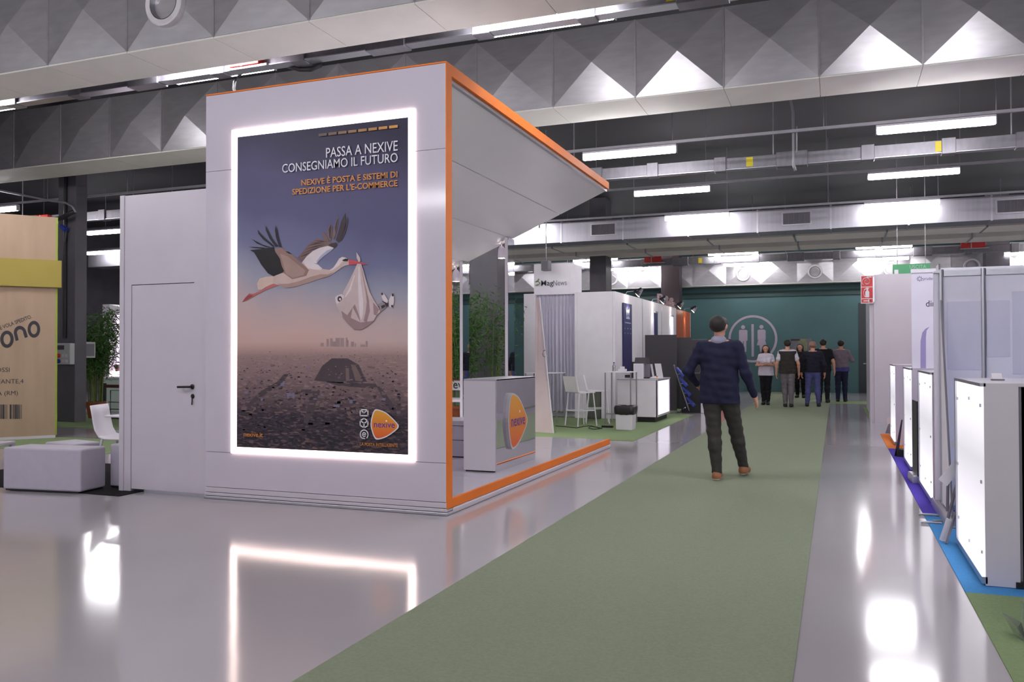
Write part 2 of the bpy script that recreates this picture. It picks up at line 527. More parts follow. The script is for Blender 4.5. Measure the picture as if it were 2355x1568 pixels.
# ---- fluorescent tubes and the rails that carry them
def lamp(x0, x1, Y, z, label, rods=False):
    o = thing('fluorescent_light', label, 'ceiling light', ((x0 + x1) / 2, Y, z), 'fluorescent lights on the ceiling rails')
    B(x0, x1, Y - 0.05, Y + 0.05, z + 0.045, z + 0.09).build('housing', WHITE, o, bev=0.01, seg=1)
    M().tube([(x0 + 0.012, Y, z), (x0 + 0.03, Y, z), (x1 - 0.03, Y, z), (x1 - 0.012, Y, z)], [0.03, 0.05, 0.05, 0.03], 10).build('diffuser', TUBE, o, smooth=True)
    for s in ((x0 + 0.2, x1 - 0.2) if rods else ()):
        M().tube([(s, Y, z + 0.08), (s, Y, 6.3)], 0.006, 6).build('hanger_rod', GREYST, o)
    for s in (x0, x1 - 0.012):
        B(s, s + 0.012, Y - 0.045, Y + 0.045, z - 0.045, z + 0.05).build('end_cap', SOCKET, o)
    return o
def rail(label, Y, z, x0, x1, drops):
    o = thing('lighting_rail', label, 'rail', ((x0 + x1) / 2, Y, z))
    B(x0, x1, Y - 0.02, Y + 0.02, z, z + 0.045).build('rail_profile', GREYST, o)
    for x in drops:
        M().tube([(x, Y, z), (x, Y, 6.3)], 0.008, 6).build('hanger_wire', GREYST, o)
    return o
rows = [
    (13.3, 4.62, 'first', [(-17.55, 'far left, above the cardboard wall'), (-3.1, 'left of the aisle, beside the canopy tip'), (1.33, 'right of the aisle, biggest tube in view')]),
    (16.95, 4.66, 'second', [(-18.0, 'far left, beside the white side wall'), (-3.08, 'left of the aisle'), (1.33, 'right of the aisle')]),
    (20.45, 4.68, 'third', [(-21.9, 'far left, in front of the pale duct'), (-3.12, 'left of the aisle, lighting the pale duct'), (1.37, 'right of the aisle, lighting the pale duct')]),
    (27.0, 4.52, 'fourth', [(-21.5, 'far left'), (-11.1, 'seen past the booth post'), (-7.45, 'left of the dark column'), (-3.0, 'left of the aisle'), (1.32, 'right of the aisle'), (5.9, 'far right end')]),
    (29.6, 4.42, 'fifth', [(-6.9, 'just right of the dark column'), (-2.85, 'left of the aisle, before the nozzles'), (1.42, 'right of the aisle, before the nozzles'), (5.6, 'far right, before the nozzles')]),
]
for Y, z, nm, L in rows:
    rail('thin ceiling rail carrying the %s row of hanging tubes' % nm, Y, z + 0.1, -23, 11, [x + 0.9 for x in np.arange(-21.3, 10, 2.25)])
    for x, wh in L:
        lamp(x - 0.77, x + 0.77, Y, z, 'lit tube in the %s hanging row, %s' % (nm, wh))
for x, wh in ((-11.5, 'leftmost'), (-7.2, 'second from the left, above the booth'), (-2.9, 'third from the left'), (1.2, 'rightmost')):
    lamp(x - 0.77, x + 0.77, 8.56, 4.95, 'lit tube just behind the brightly lit busbar, %s' % wh, True)
# more tubes of the same rows, beyond the picture's edges or behind the tall booth
for Y, z, L in ((-2.5, 4.62, (-12.0, -7.5, -3.1, 1.35, 5.8)), (1.1, 4.62, (-12.0, -7.5, -3.1, 1.35, 5.8)), (2.8, 4.62, (-16.4, -12.0, -7.5, -3.1, 1.35, 5.8)), (8.05, 4.96, (-11.5, -7.2, -2.9, 1.2, 5.8, 10.0)), (13.3, 4.62, (-7.9, 5.9, 10.3)), (16.95, 4.66, (-7.9, 5.9, 10.3)), (20.45, 4.68, (-7.9, 6.0, 10.4)), (23.9, 4.3, (-16.5, 8.0))):
    for x in L:
        lamp(x - 0.77, x + 0.77, Y, z, 'lit tube of a hanging row, hidden from the photo view', Y < 12 or Y == 23.9)

# ---- red boxes on the trunking, pipes, cable loops
def red_box(p, wd, h, label):
    o = thing('junction_box', label, 'electrical box', p)
    x, y, z = p
    B(x - wd / 2, x + wd / 2, y - 0.12, y, z, z + h).build('cover', RED, o, bev=0.01)
    B(x - wd * 0.1, x - wd * 0.06, y - 0.126, y - 0.118, z, z + h).build('strap', SOCKET, o)
    B(x - wd / 2 - 0.02, x + wd / 2 + 0.1, y - 0.1, y + 0.02, z - 0.025, z).build('tray', ALU, o)
red_box(tuple(Yp(575, 158, 8.3)), 0.43, 0.11, 'red box on the busbar run above the tall white booth')
p = Yp(104, 512, 14.8); red_box((p.x, p.y, p.z), 0.42, 0.17, 'red box above the cardboard coloured wall')
p = Yp(1503, 604, 27.2); red_box((p.x, p.y, p.z), 0.56, 0.25, 'red box on the far busbar above the brownish column')
p = Yp(2237, 571, 27.2); red_box((p.x, p.y, p.z), 0.62, 0.27, 'red box on the far busbar at the right')
pp = thing('conduit_pipe', 'pale conduit hanging below the second big duct to the busbar', 'pipe', tuple(Yp(1826, 235, 13.9)))
a, b, c, d = [Yp(x, y, 14.2) for x, y in ((1817, 225), (1824, 258), (1825, 380), (1829, 392))]
M().tube([Vector((a.x, a.y, 6.3)), a, b, c, d], 0.022, 8).build('pipe', GREYST, pp, smooth=True)
M().tube([Yp(1832, 290, 14.2), Yp(1832, 350, 14.2)], 0.016, 8).build('side_pipe', GREYST, pp)
pl = thing('conduit_pipe', 'thin bent conduit above the cardboard wall at far left', 'pipe', tuple(Yp(60, 450, 12.6)))
M().tube([Vector((Yp(-40, 430, 12.6).x, 12.6, 6.3))] + [Yp(x, y, 12.6) for x, y in ((-40, 430), (0, 438), (60, 450), (118, 462), (150, 466), (166, 474), (174, 488))], 0.022, 8).build('pipe', GREYST, pl, smooth=True)
M().tube([Yp(x, y, 12.7) for x, y in ((128, 504), (145, 500), (158, 492), (172, 486))], 0.05, 8).build('flexible_sleeve', CABLE, pl, smooth=True)
def cable(label, pts, r=0.03):
    o = M().tube(pts, r, 8).build('cable', CABLE, None, smooth=True)
    tag(o, label, 'cable')
cable('grey cable loop hanging from the red box above the booth', [Yp(x, y, 8.46) for x, y in ((566, 160), (550, 172), (540, 188), (538, 205), (545, 222), (560, 235))], 0.02)
cable('wide grey cable loop dropping above the booth top', [Yp(x, y, 8.46) for x, y in ((640, 138), (662, 152), (690, 160), (715, 160), (737, 150), (745, 136), (746, 116))], 0.028)
sk = thing('ceiling_socket', 'blue plug hanging at the top of the left dark column', 'socket', tuple(Yp(147, 526, 12.9)))
M().tube([Yp(140, 520, 12.9), Yp(153, 529, 12.9)], [0.04, 0.06], 10).build('plug', BLUEP, sk)
M().tube([Yp(153, 529, 12.9), Yp(152, 545, 12.9), Yp(150, 556, 12.9)], 0.02, 8).build('lead', BLACK, sk)

# ================================================================ TALL WHITE BOOTH
TX0, TX1, TY0, TY1, TZ = -5.76, -3.155, 6.59, 12.2, 3.95
bt = thing('exhibition_booth', 'tall white booth with orange edging and a sloping open canopy', 'booth', (TX1, TY0, 0))
zs = [0.115, 0.455, 3.19, TZ - 0.012]
for za, zb_ in zip(zs, zs[1:]):
    if zb_ - za > 1:
        # middle sheet is cut around the light box
        B(TX0, TX1 - 0.004, TY0, TY0 + 0.11, za, zb_ - 0.004).build('front_panel', GLOSSW, bt)
    else:
        B(TX0, TX1 - 0.004, TY0, TY0 + 0.11, za, zb_ - 0.004).build('front_panel', GLOSSW, bt)
# orange C-shaped edge: upright, top and bottom strip, and the thin line along the front top
B(TX1 - 0.004, TX1 + 0.004, TY0, TY0 + 0.112, 0.05, TZ).build('edge_strip', ORANGE, bt)
B(TX1 - 0.03, TX1 + 0.004, TY0 + 0.112, TY1, TZ - 0.1, TZ).build('edge_strip', ORANGE, bt)
B(TX1 - 0.03, TX1 + 0.004, TY0 + 0.112, TY1, 0.055, 0.13).build('edge_strip', ORANGE, bt)
B(TX0, TX1, TY0 - 0.002, TY0 + 0.112, TZ - 0.012, TZ).build('edge_strip', ORANGE, bt)
# canopy: white sheets that slope down from the orange edge towards the left
def cz(x):
    return TZ - 0.105 + (x - TX1) * 0.428
cx_ = [TX1 - 0.03, -3.92, -4.695, -5.467, -6.24]
for xa, xb in zip(cx_, cx_[1:]):
    xa2, xb2 = xa - 0.008, xb + 0.008
    M().hexa([(xb2, TY0 + 0.115, cz(xb2)), (xa2, TY0 + 0.115, cz(xa2)), (xa2, TY1, cz(xa2)), (xb2, TY1, cz(xb2)),
              (xb2, TY0 + 0.115, cz(xb2) + 0.05), (xa2, TY0 + 0.115, cz(xa2) + 0.05), (xa2, TY1, cz(xa2) + 0.05), (xb2, TY1, cz(xb2) + 0.05)]).build('canopy_panel', CANOPY, bt)
M().hexa([(cx_[-1], TY0 + 0.115, cz(cx_[-1]) + 0.055), (TX1 - 0.03, TY0 + 0.115, TZ - 0.05), (TX1 - 0.03, TY1 - 0.01, TZ - 0.05), (cx_[-1], TY1 - 0.01, cz(cx_[-1]) + 0.055),
          (cx_[-1], TY0 + 0.115, cz(cx_[-1]) + 0.1), (TX1 - 0.03, TY0 + 0.115, TZ - 0.005), (TX1 - 0.03, TY1 - 0.01, TZ - 0.005), (cx_[-1], TY1 - 0.01, cz(cx_[-1]) + 0.1)]).build('canopy_roof', MATW, bt)
B(TX1 - 0.07, TX1 - 0.03, TY0 + 0.115, TY1, TZ - 0.135, TZ - 0.1).build('light_profile', ALU, bt)
# plinth of glossy sheets
px_ = [-6.6, -5.45, -4.3, TX1 - 0.006]
py_ = [TY0 + 0.112, 8.0, 9.4, 10.8, TY1 - 0.005]
for xa, xb in zip(px_, px_[1:]):
    for ya, yb in zip(py_, py_[1:]):
        B(xa + 0.002, xb - 0.002, ya + 0.002, yb - 0.002, 0.03, 0.122).build('plinth_panel', PLINTH, bt, bev=0.002, seg=1)
B(-6.55, TX1 - 0.03, TY0 + 0.02, TY1 - 0.03, 0.0, 0.03).build('plinth_base', ALU, bt)
B(TX0, TX1 + 0.004, TY0 - 0.012, TY0 + 0.11, 0.03, 0.06).build('skirting', WHITE, bt, bev=0.006)
B(TX0, TX1 + 0.0, TY0 - 0.006, TY0 + 0.11, 0.064, 0.11).build('skirting', WHITE, bt, bev=0.004)
B(TX0, TX1 + 0.012, TY0 - 0.02, TY0 + 0.11, 0.0, 0.028).build('skirting', ALU, bt, bev=0.006)
B(TX1 - 0.02, TX1 + 0.016, TY0 + 0.11, TY1, 0.0, 0.05).build('skirting', WHITE, bt, bev=0.014, seg=3)
# posts at the back edge of the canopy: pale front, mirrored flank
for xp, dp in ((-4.695, 0.27), (-5.467, 0.24)):
    po = B(xp - 0.025, xp + 0.022, TY1 - dp, TY1, 0.122, cz(xp - 0.03)).build('canopy_post', MATW, bt)
    B(xp + 0.022, xp + 0.027, TY1 - dp, TY1, 0.122, cz(xp - 0.02)).build('mirror_face', CHROME, po)

# spot lamps under the canopy
WARM = mat('lamp_lens', (255, 246, 236), 0.4, em=8, emcol=(255, 240, 226))
def canopy_lamp(x, y, zt, label):
    o = thing('spotlight', label, 'spotlight', (x, y, zt))
    M().tube([(x, y, zt), (x, y, zt - 0.06)], 0.012, 8).build('stem', WHITE, o)
    M().lathe([(0.03, zt - 0.06), (0.055, zt - 0.1), (0.062, zt - 0.24), (0.055, zt - 0.245)], (x, y, 0), 16).build('shade', MATW, o, smooth=True)
    M().lathe([(0.055, zt - 0.243), (0.001, zt - 0.243)], (x, y, 0), 16).build('lens', WARM, o)
    d = bpy.data.lights.new('spot_beam', 'SPOT')
    d.energy, d.spot_size, d.spot_blend, d.shadow_soft_size, d.color = 70, 1.9, 0.7, 0.05, (1, 0.95, 0.92)
    lo = bpy.data.objects.new('spot_beam', d)
    lo.location = (x, y, zt - 0.25)
    COL.objects.link(lo)
canopy_lamp(-4.84, TY1 - 0.1, cz(-4.84), 'white barrel spotlight hanging by the right canopy post')
canopy_lamp(-5.62, TY1 - 0.1, cz(-5.62), 'white barrel spotlight hanging by the left canopy post')

# ---- light box with the poster
LX0, LX1, LZ0, LZ1, LY = -5.44, -3.457, 0.452, 3.565, TY0
lb = thing('poster_lightbox', 'tall light box poster of a flying stork in a glowing white frame', 'lightbox', ((LX0 + LX1) / 2, LY, LZ0))
IX0, IX1, IZ0, IZ1 = LX0 + 0.068, LX1 - 0.062, LZ0 + 0.06, LZ1 - 0.072
B(LX0, LX1, LY - 0.014, LY, LZ1 - 0.072, LZ1).build('lit_frame', LITW, lb)
B(LX0, LX1, LY - 0.014, LY, LZ0, LZ0 + 0.06).build('lit_frame', LITW, lb)
B(LX0, IX0, LY - 0.014, LY, LZ0 + 0.06, LZ1 - 0.072).build('lit_frame', LITW, lb)
B(IX1, LX1, LY - 0.014, LY, LZ0 + 0.06, LZ1 - 0.072).build('lit_frame', LITW, lb)

def poster_mat():
    mt = mat('poster_print', (60, 60, 90), 0.45, spec=0.3)
    nt = mt.node_tree
    N, Lk = nt.nodes, nt.links
    b = N['Principled BSDF']
    tc = N.new('ShaderNodeTexCoord')
    sp = N.new('ShaderNodeSeparateXYZ')
    Lk.new(tc.outputs['Object'], sp.inputs[0])
    H = IZ1 - LZ0
    t = N.new('ShaderNodeMath'); t.operation = 'DIVIDE'; t.inputs[1].default_value = H
    Lk.new(sp.outputs['Z'], t.inputs[0])
    # soft clouds bend the printed sky a little
    cn = N.new('ShaderNodeTexNoise'); cn.inputs['Scale'].default_value = 1.3; cn.inputs['Detail'].default_value = 4
    Lk.new(tc.outputs['Object'], cn.inputs['Vector'])
    k = N.new('ShaderNodeMath'); k.operation = 'MULTIPLY_ADD'; k.inputs[1].default_value = 0.16; k.inputs[2].default_value = -0.08
    Lk.new(cn.outputs['Fac'], k.inputs[0])
    t2 = N.new('ShaderNodeMath'); t2.operation = 'ADD'
    tx = N.new('ShaderNodeMath'); tx.operation = 'MULTIPLY_ADD'; tx.inputs[1].default_value = 0.055
    Lk.new(sp.outputs['X'], tx.inputs[0]); Lk.new(k.outputs[0], tx.inputs[2])
    Lk.new(t.outputs[0], t2.inputs[0]); Lk.new(tx.outputs[0], t2.inputs[1])
    sky = N.new('ShaderNodeValToRGB')
    e = sky.color_ramp.elements
    e[0].position, e[0].color = 0.3, lin((206, 172, 162))
    e[1].position, e[1].color = 1.0, lin((44, 42, 66))
    for p, c in ((0.36, (208, 178, 172)), (0.43, (196, 176, 176)), (0.52, (160, 160, 176)), (0.61, (116, 118, 150)), (0.72, (90, 90, 126)), (0.84, (84, 80, 116)), (0.92, (62, 59, 90))):
        q = e.new(p); q.color = lin(c)
    Lk.new(t2.outputs[0], sky.inputs['Fac'])
    # printed city: small blocks, finer towards the horizon
    mp = N.new('ShaderNodeMapping'); mp.inputs['Scale'].default_value = (24, 1, 80)
    Lk.new(tc.outputs['Object'], mp.inputs['Vector'])
    vo = N.new('ShaderNodeTexVoronoi'); vo.inputs['Scale'].default_value = 1.0
    Lk.new(mp.outputs['Vector'], vo.inputs['Vector'])
    vc = N.new('ShaderNodeSeparateColor'); Lk.new(vo.outputs['Color'], vc.inputs[0])
    bl = N.new('ShaderNodeValToRGB')
    e = bl.color_ramp.elements
    e[0].position, e[0].color = 0.0, lin((62, 56, 66))
    e[1].position, e[1].color = 1.0, lin((166, 136, 126))
    for p, c in ((0.55, (84, 74, 86)), (0.82, (112, 98, 112)), (0.93, (138, 114, 114))):
        q = e.new(p); q.color = lin(c)
    Lk.new(vc.outputs[0], bl.inputs['Fac'])
    ha = N.new('ShaderNodeValToRGB')
    e = ha.color_ramp.elements
    e[0].position, e[0].color = 0.0, (0.42, 0.42, 0.42, 1)
    e[1].position, e[1].color = 0.3, (1, 1, 1, 1)
    q = e.new(0.15); q.color = (0.6, 0.58, 0.6, 1)
    Lk.new(t.outputs[0], ha.inputs['Fac'])
    mu = N.new('ShaderNodeMix'); mu.data_type = 'RGBA'; mu.blend_type = 'MULTIPLY'; mu.inputs[0].default_value = 1
    Lk.new(bl.outputs[0], mu.inputs[6]); Lk.new(ha.outputs[0], mu.inputs[7])
    hz = N.new('ShaderNodeValToRGB')                 # printed haze before the horizon
    e = hz.color_ramp.elements
    e[0].position, e[0].color = 0.12, (0, 0, 0, 1)
    e[1].position, e[1].color = 0.34, (0.95, 0.95, 0.95, 1)
    Lk.new(t.outputs[0], hz.inputs['Fac'])
    mz = N.new('ShaderNodeMix'); mz.data_type = 'RGBA'
    Lk.new(hz.outputs[0], mz.inputs[0]); Lk.new(mu.outputs[2], mz.inputs[6]); mz.inputs[7].default_value = lin((168, 138, 134))
    sel = N.new('ShaderNodeMapRange'); sel.inputs[1].default_value = 0.305; sel.inputs[2].default_value = 0.35
    Lk.new(t.outputs[0], sel.inputs[0])
    mx = N.new('ShaderNodeMix'); mx.data_type = 'RGBA'
    Lk.new(sel.outputs[0], mx.inputs[0]); Lk.new(mz.outputs[2], mx.inputs[6]); Lk.new(sky.outputs[0], mx.inputs[7])
    Lk.new(mx.outputs[2], b.inputs['Base Color'])
    return mt
print_o = B(IX0, IX1, LY - 0.012, LY, IZ0, IZ1).build('poster_print', poster_mat(), lb)
PLAY = [LY - 0.0125]
def pplane():
    PLAY[0] -= 0.00035
    y = PLAY[0]
    return lambda px, pz: (px, y, pz)
def pp2(pts, pl):
    """points measured on the printed picture, in metres from the poster's lower left corner"""
    return [pl(IX0 + a, IZ0 + b) for a, b in pts]
STORK = [('far_wing','brown',[[(0.686,1.787),(0.726,1.814),(0.765,1.853),(0.804,1.896),(0.862,1.93),(0.9,1.956),(0.967,1.94),(1.034,1.92),(1.109,1.907),(1.09,1.868),(1.024,1.881),(0.938,1.868),(0.861,1.84),(0.793,1.794),(0.74,1.747)]]),('wing_stripes','dkbrown',[[(0.74,1.821),(0.871,1.864),(0.986,1.882),(0.871,1.854)],[(0.769,1.857),(0.89,1.887),(1.005,1.897),(0.895,1.877)],[(0.799,1.892),(0.89,1.912),(1.005,1.911),(0.895,1.902)],[(0.833,1.915),(0.919,1.922),(1.015,1.925),(0.924,1.915)],[(0.716,1.79),(0.794,1.819),(0.852,1.84),(0.784,1.804)],[(0.871,1.936),(0.948,1.933),(1.024,1.92),(0.948,1.925)]]),('far_wing_white','white',[[(0.745,1.743),(0.793,1.794),(0.861,1.84),(0.938,1.868),(1.024,1.881),(1.09,1.86),(1.043,1.822),(0.976,1.784),(0.928,1.746),(0.909,1.723),(0.832,1.73)]]),('far_wing_shade','bluegrey',[[(1.081,1.856),(1.043,1.822),(0.976,1.784),(0.928,1.746),(0.907,1.724),(0.904,1.747),(0.947,1.794),(1.014,1.839)]]),('far_feathers','brown',[[(0.963,1.993),(0.986,2.008),(1.02,1.961),(1.034,1.92),(0.986,1.931)],[(1.015,2.026),(1.053,2.085),(1.072,2.047),(1.067,1.974),(1.057,1.926),(1.029,1.936)],[(1.067,1.966),(1.096,2.062),(1.129,2.149),(1.138,2.108),(1.124,2.028),(1.09,1.932)]]),('far_feather_tips','dkbrown',[[(1.109,1.931),(1.138,2.011),(1.166,2.098),(1.209,2.172),(1.218,2.127),(1.213,2.046),(1.175,1.968),(1.137,1.905)],[(1.137,1.905),(1.189,1.983),(1.218,2.094),(1.237,2.137),(1.239,2.085),(1.217,1.997),(1.175,1.927),(1.128,1.898)],[(1.034,2.033),(1.055,2.077),(1.063,2.048),(1.053,1.951),(1.043,1.952)],[(1.1,2.045),(1.129,2.133),(1.132,2.104),(1.109,1.988)],[(1.029,1.887),(1.062,1.902),(1.119,1.906),(1.128,1.882),(1.095,1.855)]]),('tail','cream',[[(0.429,1.625),(0.338,1.621),(0.267,1.607),(0.237,1.562),(0.247,1.503),(0.287,1.497),(0.338,1.525),(0.428,1.554),(0.518,1.567)]]),('legs','pink',[[(0.062,1.387),(0.103,1.432),(0.145,1.469),(0.196,1.463),(0.297,1.497),(0.378,1.54),(0.428,1.554),(0.518,1.559),(0.498,1.539),(0.398,1.514),(0.318,1.488),(0.206,1.441),(0.124,1.406)]]),('feet','dkpink',[[(0.062,1.387),(0.108,1.436),(0.144,1.456),(0.196,1.446),(0.124,1.411)]]),('body','cream2',[[(1.179,1.774),(1.221,1.764),(1.249,1.738),(1.251,1.698),(1.211,1.691),(1.174,1.677),(1.098,1.632),(1.042,1.602),(0.985,1.589),(0.908,1.576),(0.841,1.554),(0.744,1.533),(0.656,1.512),(0.557,1.508),(0.508,1.53),(0.418,1.555),(0.429,1.625),(0.558,1.657),(0.696,1.717),(0.754,1.743),(0.841,1.734),(0.918,1.714),(0.975,1.67),(1.042,1.659),(1.089,1.681),(1.118,1.72),(1.146,1.759)]]),('belly','tan',[[(1.042,1.602),(0.985,1.589),(0.908,1.576),(0.841,1.554),(0.744,1.533),(0.656,1.512),(0.557,1.508),(0.508,1.53),(0.468,1.549),(0.597,1.547),(0.715,1.567),(0.841,1.603),(0.947,1.623),(1.023,1.619),(1.098,1.64)]]),('back','white',[[(0.754,1.743),(0.841,1.734),(0.918,1.714),(0.966,1.675),(0.947,1.66),(0.87,1.671),(0.812,1.682),(0.783,1.712)],[(1.179,1.77),(1.216,1.76),(1.193,1.741),(1.146,1.695),(1.08,1.657),(1.042,1.647),(1.08,1.674),(1.118,1.714),(1.148,1.755)]]),('near_wing','tan2',[[(0.425,1.88),(0.519,1.886),(0.574,1.855),(0.637,1.819),(0.696,1.766),(0.764,1.717),(0.822,1.665),(0.793,1.613),(0.637,1.587),(0.538,1.65),(0.519,1.717),(0.489,1.802)]]),('wing_light','tan',[[(0.499,1.834),(0.598,1.796),(0.696,1.725),(0.783,1.663),(0.764,1.623),(0.646,1.599),(0.568,1.64),(0.543,1.716)]]),('near_wing_black','black',[[(0.156,1.882),(0.299,1.887),(0.369,1.896),(0.43,1.897),(0.449,1.845),(0.499,1.784),(0.519,1.717),(0.548,1.666),(0.429,1.621),(0.363,1.653),(0.328,1.693),(0.288,1.736),(0.258,1.78),(0.228,1.824),(0.202,1.859)]]),('near_feathers','black',[[(0.131,1.916),(0.248,1.907),(0.339,1.896),(0.299,1.891),(0.197,1.904)],[(0.172,1.991),(0.228,1.963),(0.299,1.929),(0.4,1.898),(0.329,1.906),(0.238,1.941)],[(0.242,2.075),(0.269,2.04),(0.33,1.986),(0.44,1.904),(0.42,1.901),(0.309,1.975),(0.254,2.033)],[(0.335,2.107),(0.365,2.059),(0.41,1.981),(0.48,1.902),(0.45,1.9),(0.38,1.983),(0.34,2.061)],[(0.45,2.1),(0.47,2.053),(0.49,1.968),(0.519,1.891),(0.49,1.897),(0.455,1.987),(0.443,2.054)],[(0.559,1.852),(0.598,1.846),(0.637,1.819),(0.598,1.829)]]),('beak','beak',[[(1.247,1.746),(1.304,1.735),(1.378,1.715),(1.451,1.694),(1.396,1.692),(1.323,1.698),(1.251,1.694)]]),('beak_line','dkpink',[[(1.251,1.718),(1.359,1.708),(1.451,1.694),(1.359,1.703)]]),('eye','black',[[(1.179,1.742),(1.211,1.754),(1.244,1.75),(1.239,1.73),(1.197,1.732)]]),('robot_head','white',[[(1.107,1.405),(1.126,1.421),(1.173,1.435),(1.214,1.413),(1.186,1.374),(1.125,1.34),(1.111,1.365)]]),('robot_ear','dkbrown',[[(1.18,1.388),(1.176,1.375),(1.167,1.366),(1.155,1.363),(1.143,1.367),(1.134,1.377),(1.131,1.39),(1.134,1.403),(1.143,1.412),(1.156,1.415),(1.168,1.411),(1.177,1.401)]]),('robot_ear_hub','white',[[(1.17,1.387),(1.169,1.381),(1.165,1.377),(1.159,1.375),(1.154,1.377),(1.149,1.381),(1.148,1.388),(1.149,1.394),(1.154,1.398),(1.159,1.399),(1.165,1.397),(1.169,1.393)]]),('robot_shin','grey',[[(1.531,1.327),(1.63,1.359),(1.661,1.33),(1.63,1.3),(1.576,1.258),(1.54,1.279)]]),('robot_joint','dkbrown',[[(1.59,1.36),(1.621,1.359),(1.661,1.338),(1.657,1.311),(1.634,1.308),(1.621,1.34)],[(1.54,1.311),(1.562,1.318),(1.576,1.286),(1.558,1.27)],[(1.585,1.317),(1.621,1.328),(1.63,1.308),(1.594,1.289)]]),('robot_feet','white',[[(1.586,1.432),(1.613,1.427),(1.657,1.362),(1.648,1.339),(1.612,1.356),(1.594,1.388)],[(1.662,1.362),(1.693,1.42),(1.715,1.399),(1.715,1.344),(1.701,1.294),(1.666,1.307)]]),('robot_toes','dkbrown',[[(1.584,1.429),(1.599,1.435),(1.611,1.419),(1.594,1.408)],[(1.693,1.421),(1.711,1.423),(1.714,1.399),(1.695,1.398)],[(1.688,1.322),(1.706,1.321),(1.706,1.299),(1.688,1.304)]]),('bundle','cloth',[[(1.332,1.806),(1.346,1.789),(1.369,1.756),(1.373,1.724),(1.355,1.717),(1.334,1.758)],[(1.341,1.703),(1.38,1.701),(1.405,1.634),(1.432,1.545),(1.468,1.448),(1.513,1.367),(1.567,1.294),(1.576,1.262),(1.539,1.231),(1.512,1.184),(1.448,1.138),(1.384,1.108),(1.31,1.11),(1.246,1.159),(1.19,1.217),(1.144,1.291),(1.12,1.336),(1.205,1.402),(1.187,1.443),(1.238,1.521),(1.294,1.615)]]),('bundle_shade','clothsh',[[(1.172,1.282),(1.237,1.24),(1.293,1.31),(1.274,1.215),(1.375,1.172),(1.512,1.184),(1.448,1.138),(1.384,1.108),(1.31,1.11),(1.246,1.159),(1.19,1.217)],[(1.376,1.683),(1.396,1.595),(1.427,1.45),(1.44,1.354),(1.426,1.258),(1.407,1.187),(1.439,1.17),(1.472,1.273),(1.463,1.369),(1.423,1.514),(1.396,1.627)],[(1.504,1.351),(1.567,1.286),(1.539,1.231),(1.512,1.24)],[(1.293,1.31),(1.316,1.338),(1.357,1.244),(1.375,1.172),(1.329,1.253)]]),('bundle_light','white',[[(1.355,1.677),(1.364,1.676),(1.381,1.515),(1.404,1.355),(1.398,1.235),(1.384,1.188),(1.366,1.236),(1.353,1.396),(1.349,1.557)],[(1.308,1.599),(1.315,1.598),(1.275,1.471),(1.219,1.401),(1.21,1.41),(1.257,1.48)]])]
CITY = [('street',[[(0.098,0.393),(0.293,0.546),(0.466,0.63),(0.538,0.697),(0.592,0.697),(0.502,0.6),(0.357,0.524),(0.173,0.409)],[(0.758,0.258),(0.855,0.548),(0.942,0.548),(0.872,0.371),(0.802,0.237)],[(0.96,0.777),(1.064,0.849),(1.234,0.848),(1.351,0.789),(1.433,0.637),(1.148,0.622),(0.873,0.644)],[(1.531,0.601),(1.588,0.579),(1.693,0.451),(1.717,0.38),(1.66,0.394)],[(0.68,0.555),(0.847,0.563),(0.846,0.526),(0.68,0.518)],[(1.131,0.6),(1.449,0.579),(1.548,0.593),(1.523,0.622),(0.977,0.637)]]),('ochre',[[(1.131,0.577),(1.173,0.602),(1.324,0.582),(1.445,0.563),(1.445,0.546),(1.257,0.563)],[(1.267,0.793),(1.309,0.792),(1.391,0.658),(1.383,0.64),(1.316,0.647)],[(1.212,0.76),(1.246,0.76),(1.254,0.644),(1.216,0.644)],[(1.523,0.651),(1.589,0.644),(1.596,0.572),(1.564,0.593)],[(1.442,0.781),(1.52,0.773),(1.516,0.755),(1.442,0.763)],[(0.385,0.792),(0.43,0.792),(0.43,0.769),(0.394,0.766)],[(0.627,0.589),(0.684,0.585),(0.671,0.559),(0.631,0.562)],[(0.732,0.459),(0.767,0.459),(0.767,0.437),(0.732,0.433)]]),('skyblue',[[(0.493,0.6),(0.533,0.63),(0.572,0.626),(0.537,0.6)],[(0.795,0.774),(0.821,0.774),(0.821,0.756),(0.795,0.756)],[(0.573,0.54),(0.662,0.518),(0.662,0.48),(0.582,0.472)],[(1.249,0.47),(1.324,0.477),(1.315,0.448),(1.257,0.441)]]),('tower',[[(1.009,1.026),(1.033,1.026),(1.033,0.956),(1.009,0.957)],[(1.048,1.033),(1.073,1.033),(1.073,0.956),(1.047,0.956)],[(1.077,1.003),(1.103,1.003),(1.103,0.955),(1.077,0.956)],[(1.107,1.036),(1.15,1.035),(1.15,0.954),(1.107,0.955)],[(1.158,1.035),(1.197,1.034),(1.196,0.954),(1.158,0.954)],[(1.213,1.037),(1.232,1.037),(1.232,0.953),(1.213,0.953)],[(1.23,1.015),(1.244,1.015),(1.243,0.953),(1.23,0.953)],[(1.268,1.0),(1.302,0.999),(1.301,0.952),(1.268,0.953)],[(1.31,0.985),(1.323,0.984),(1.323,0.952),(1.31,0.952)],[(1.422,1.004),(1.443,1.004),(1.443,0.95),(1.422,0.95)],[(0.944,0.991),(0.979,0.99),(0.978,0.957),(0.944,0.958)],[(1.368,0.973),(1.418,0.972),(1.418,0.95),(1.368,0.951)]])]
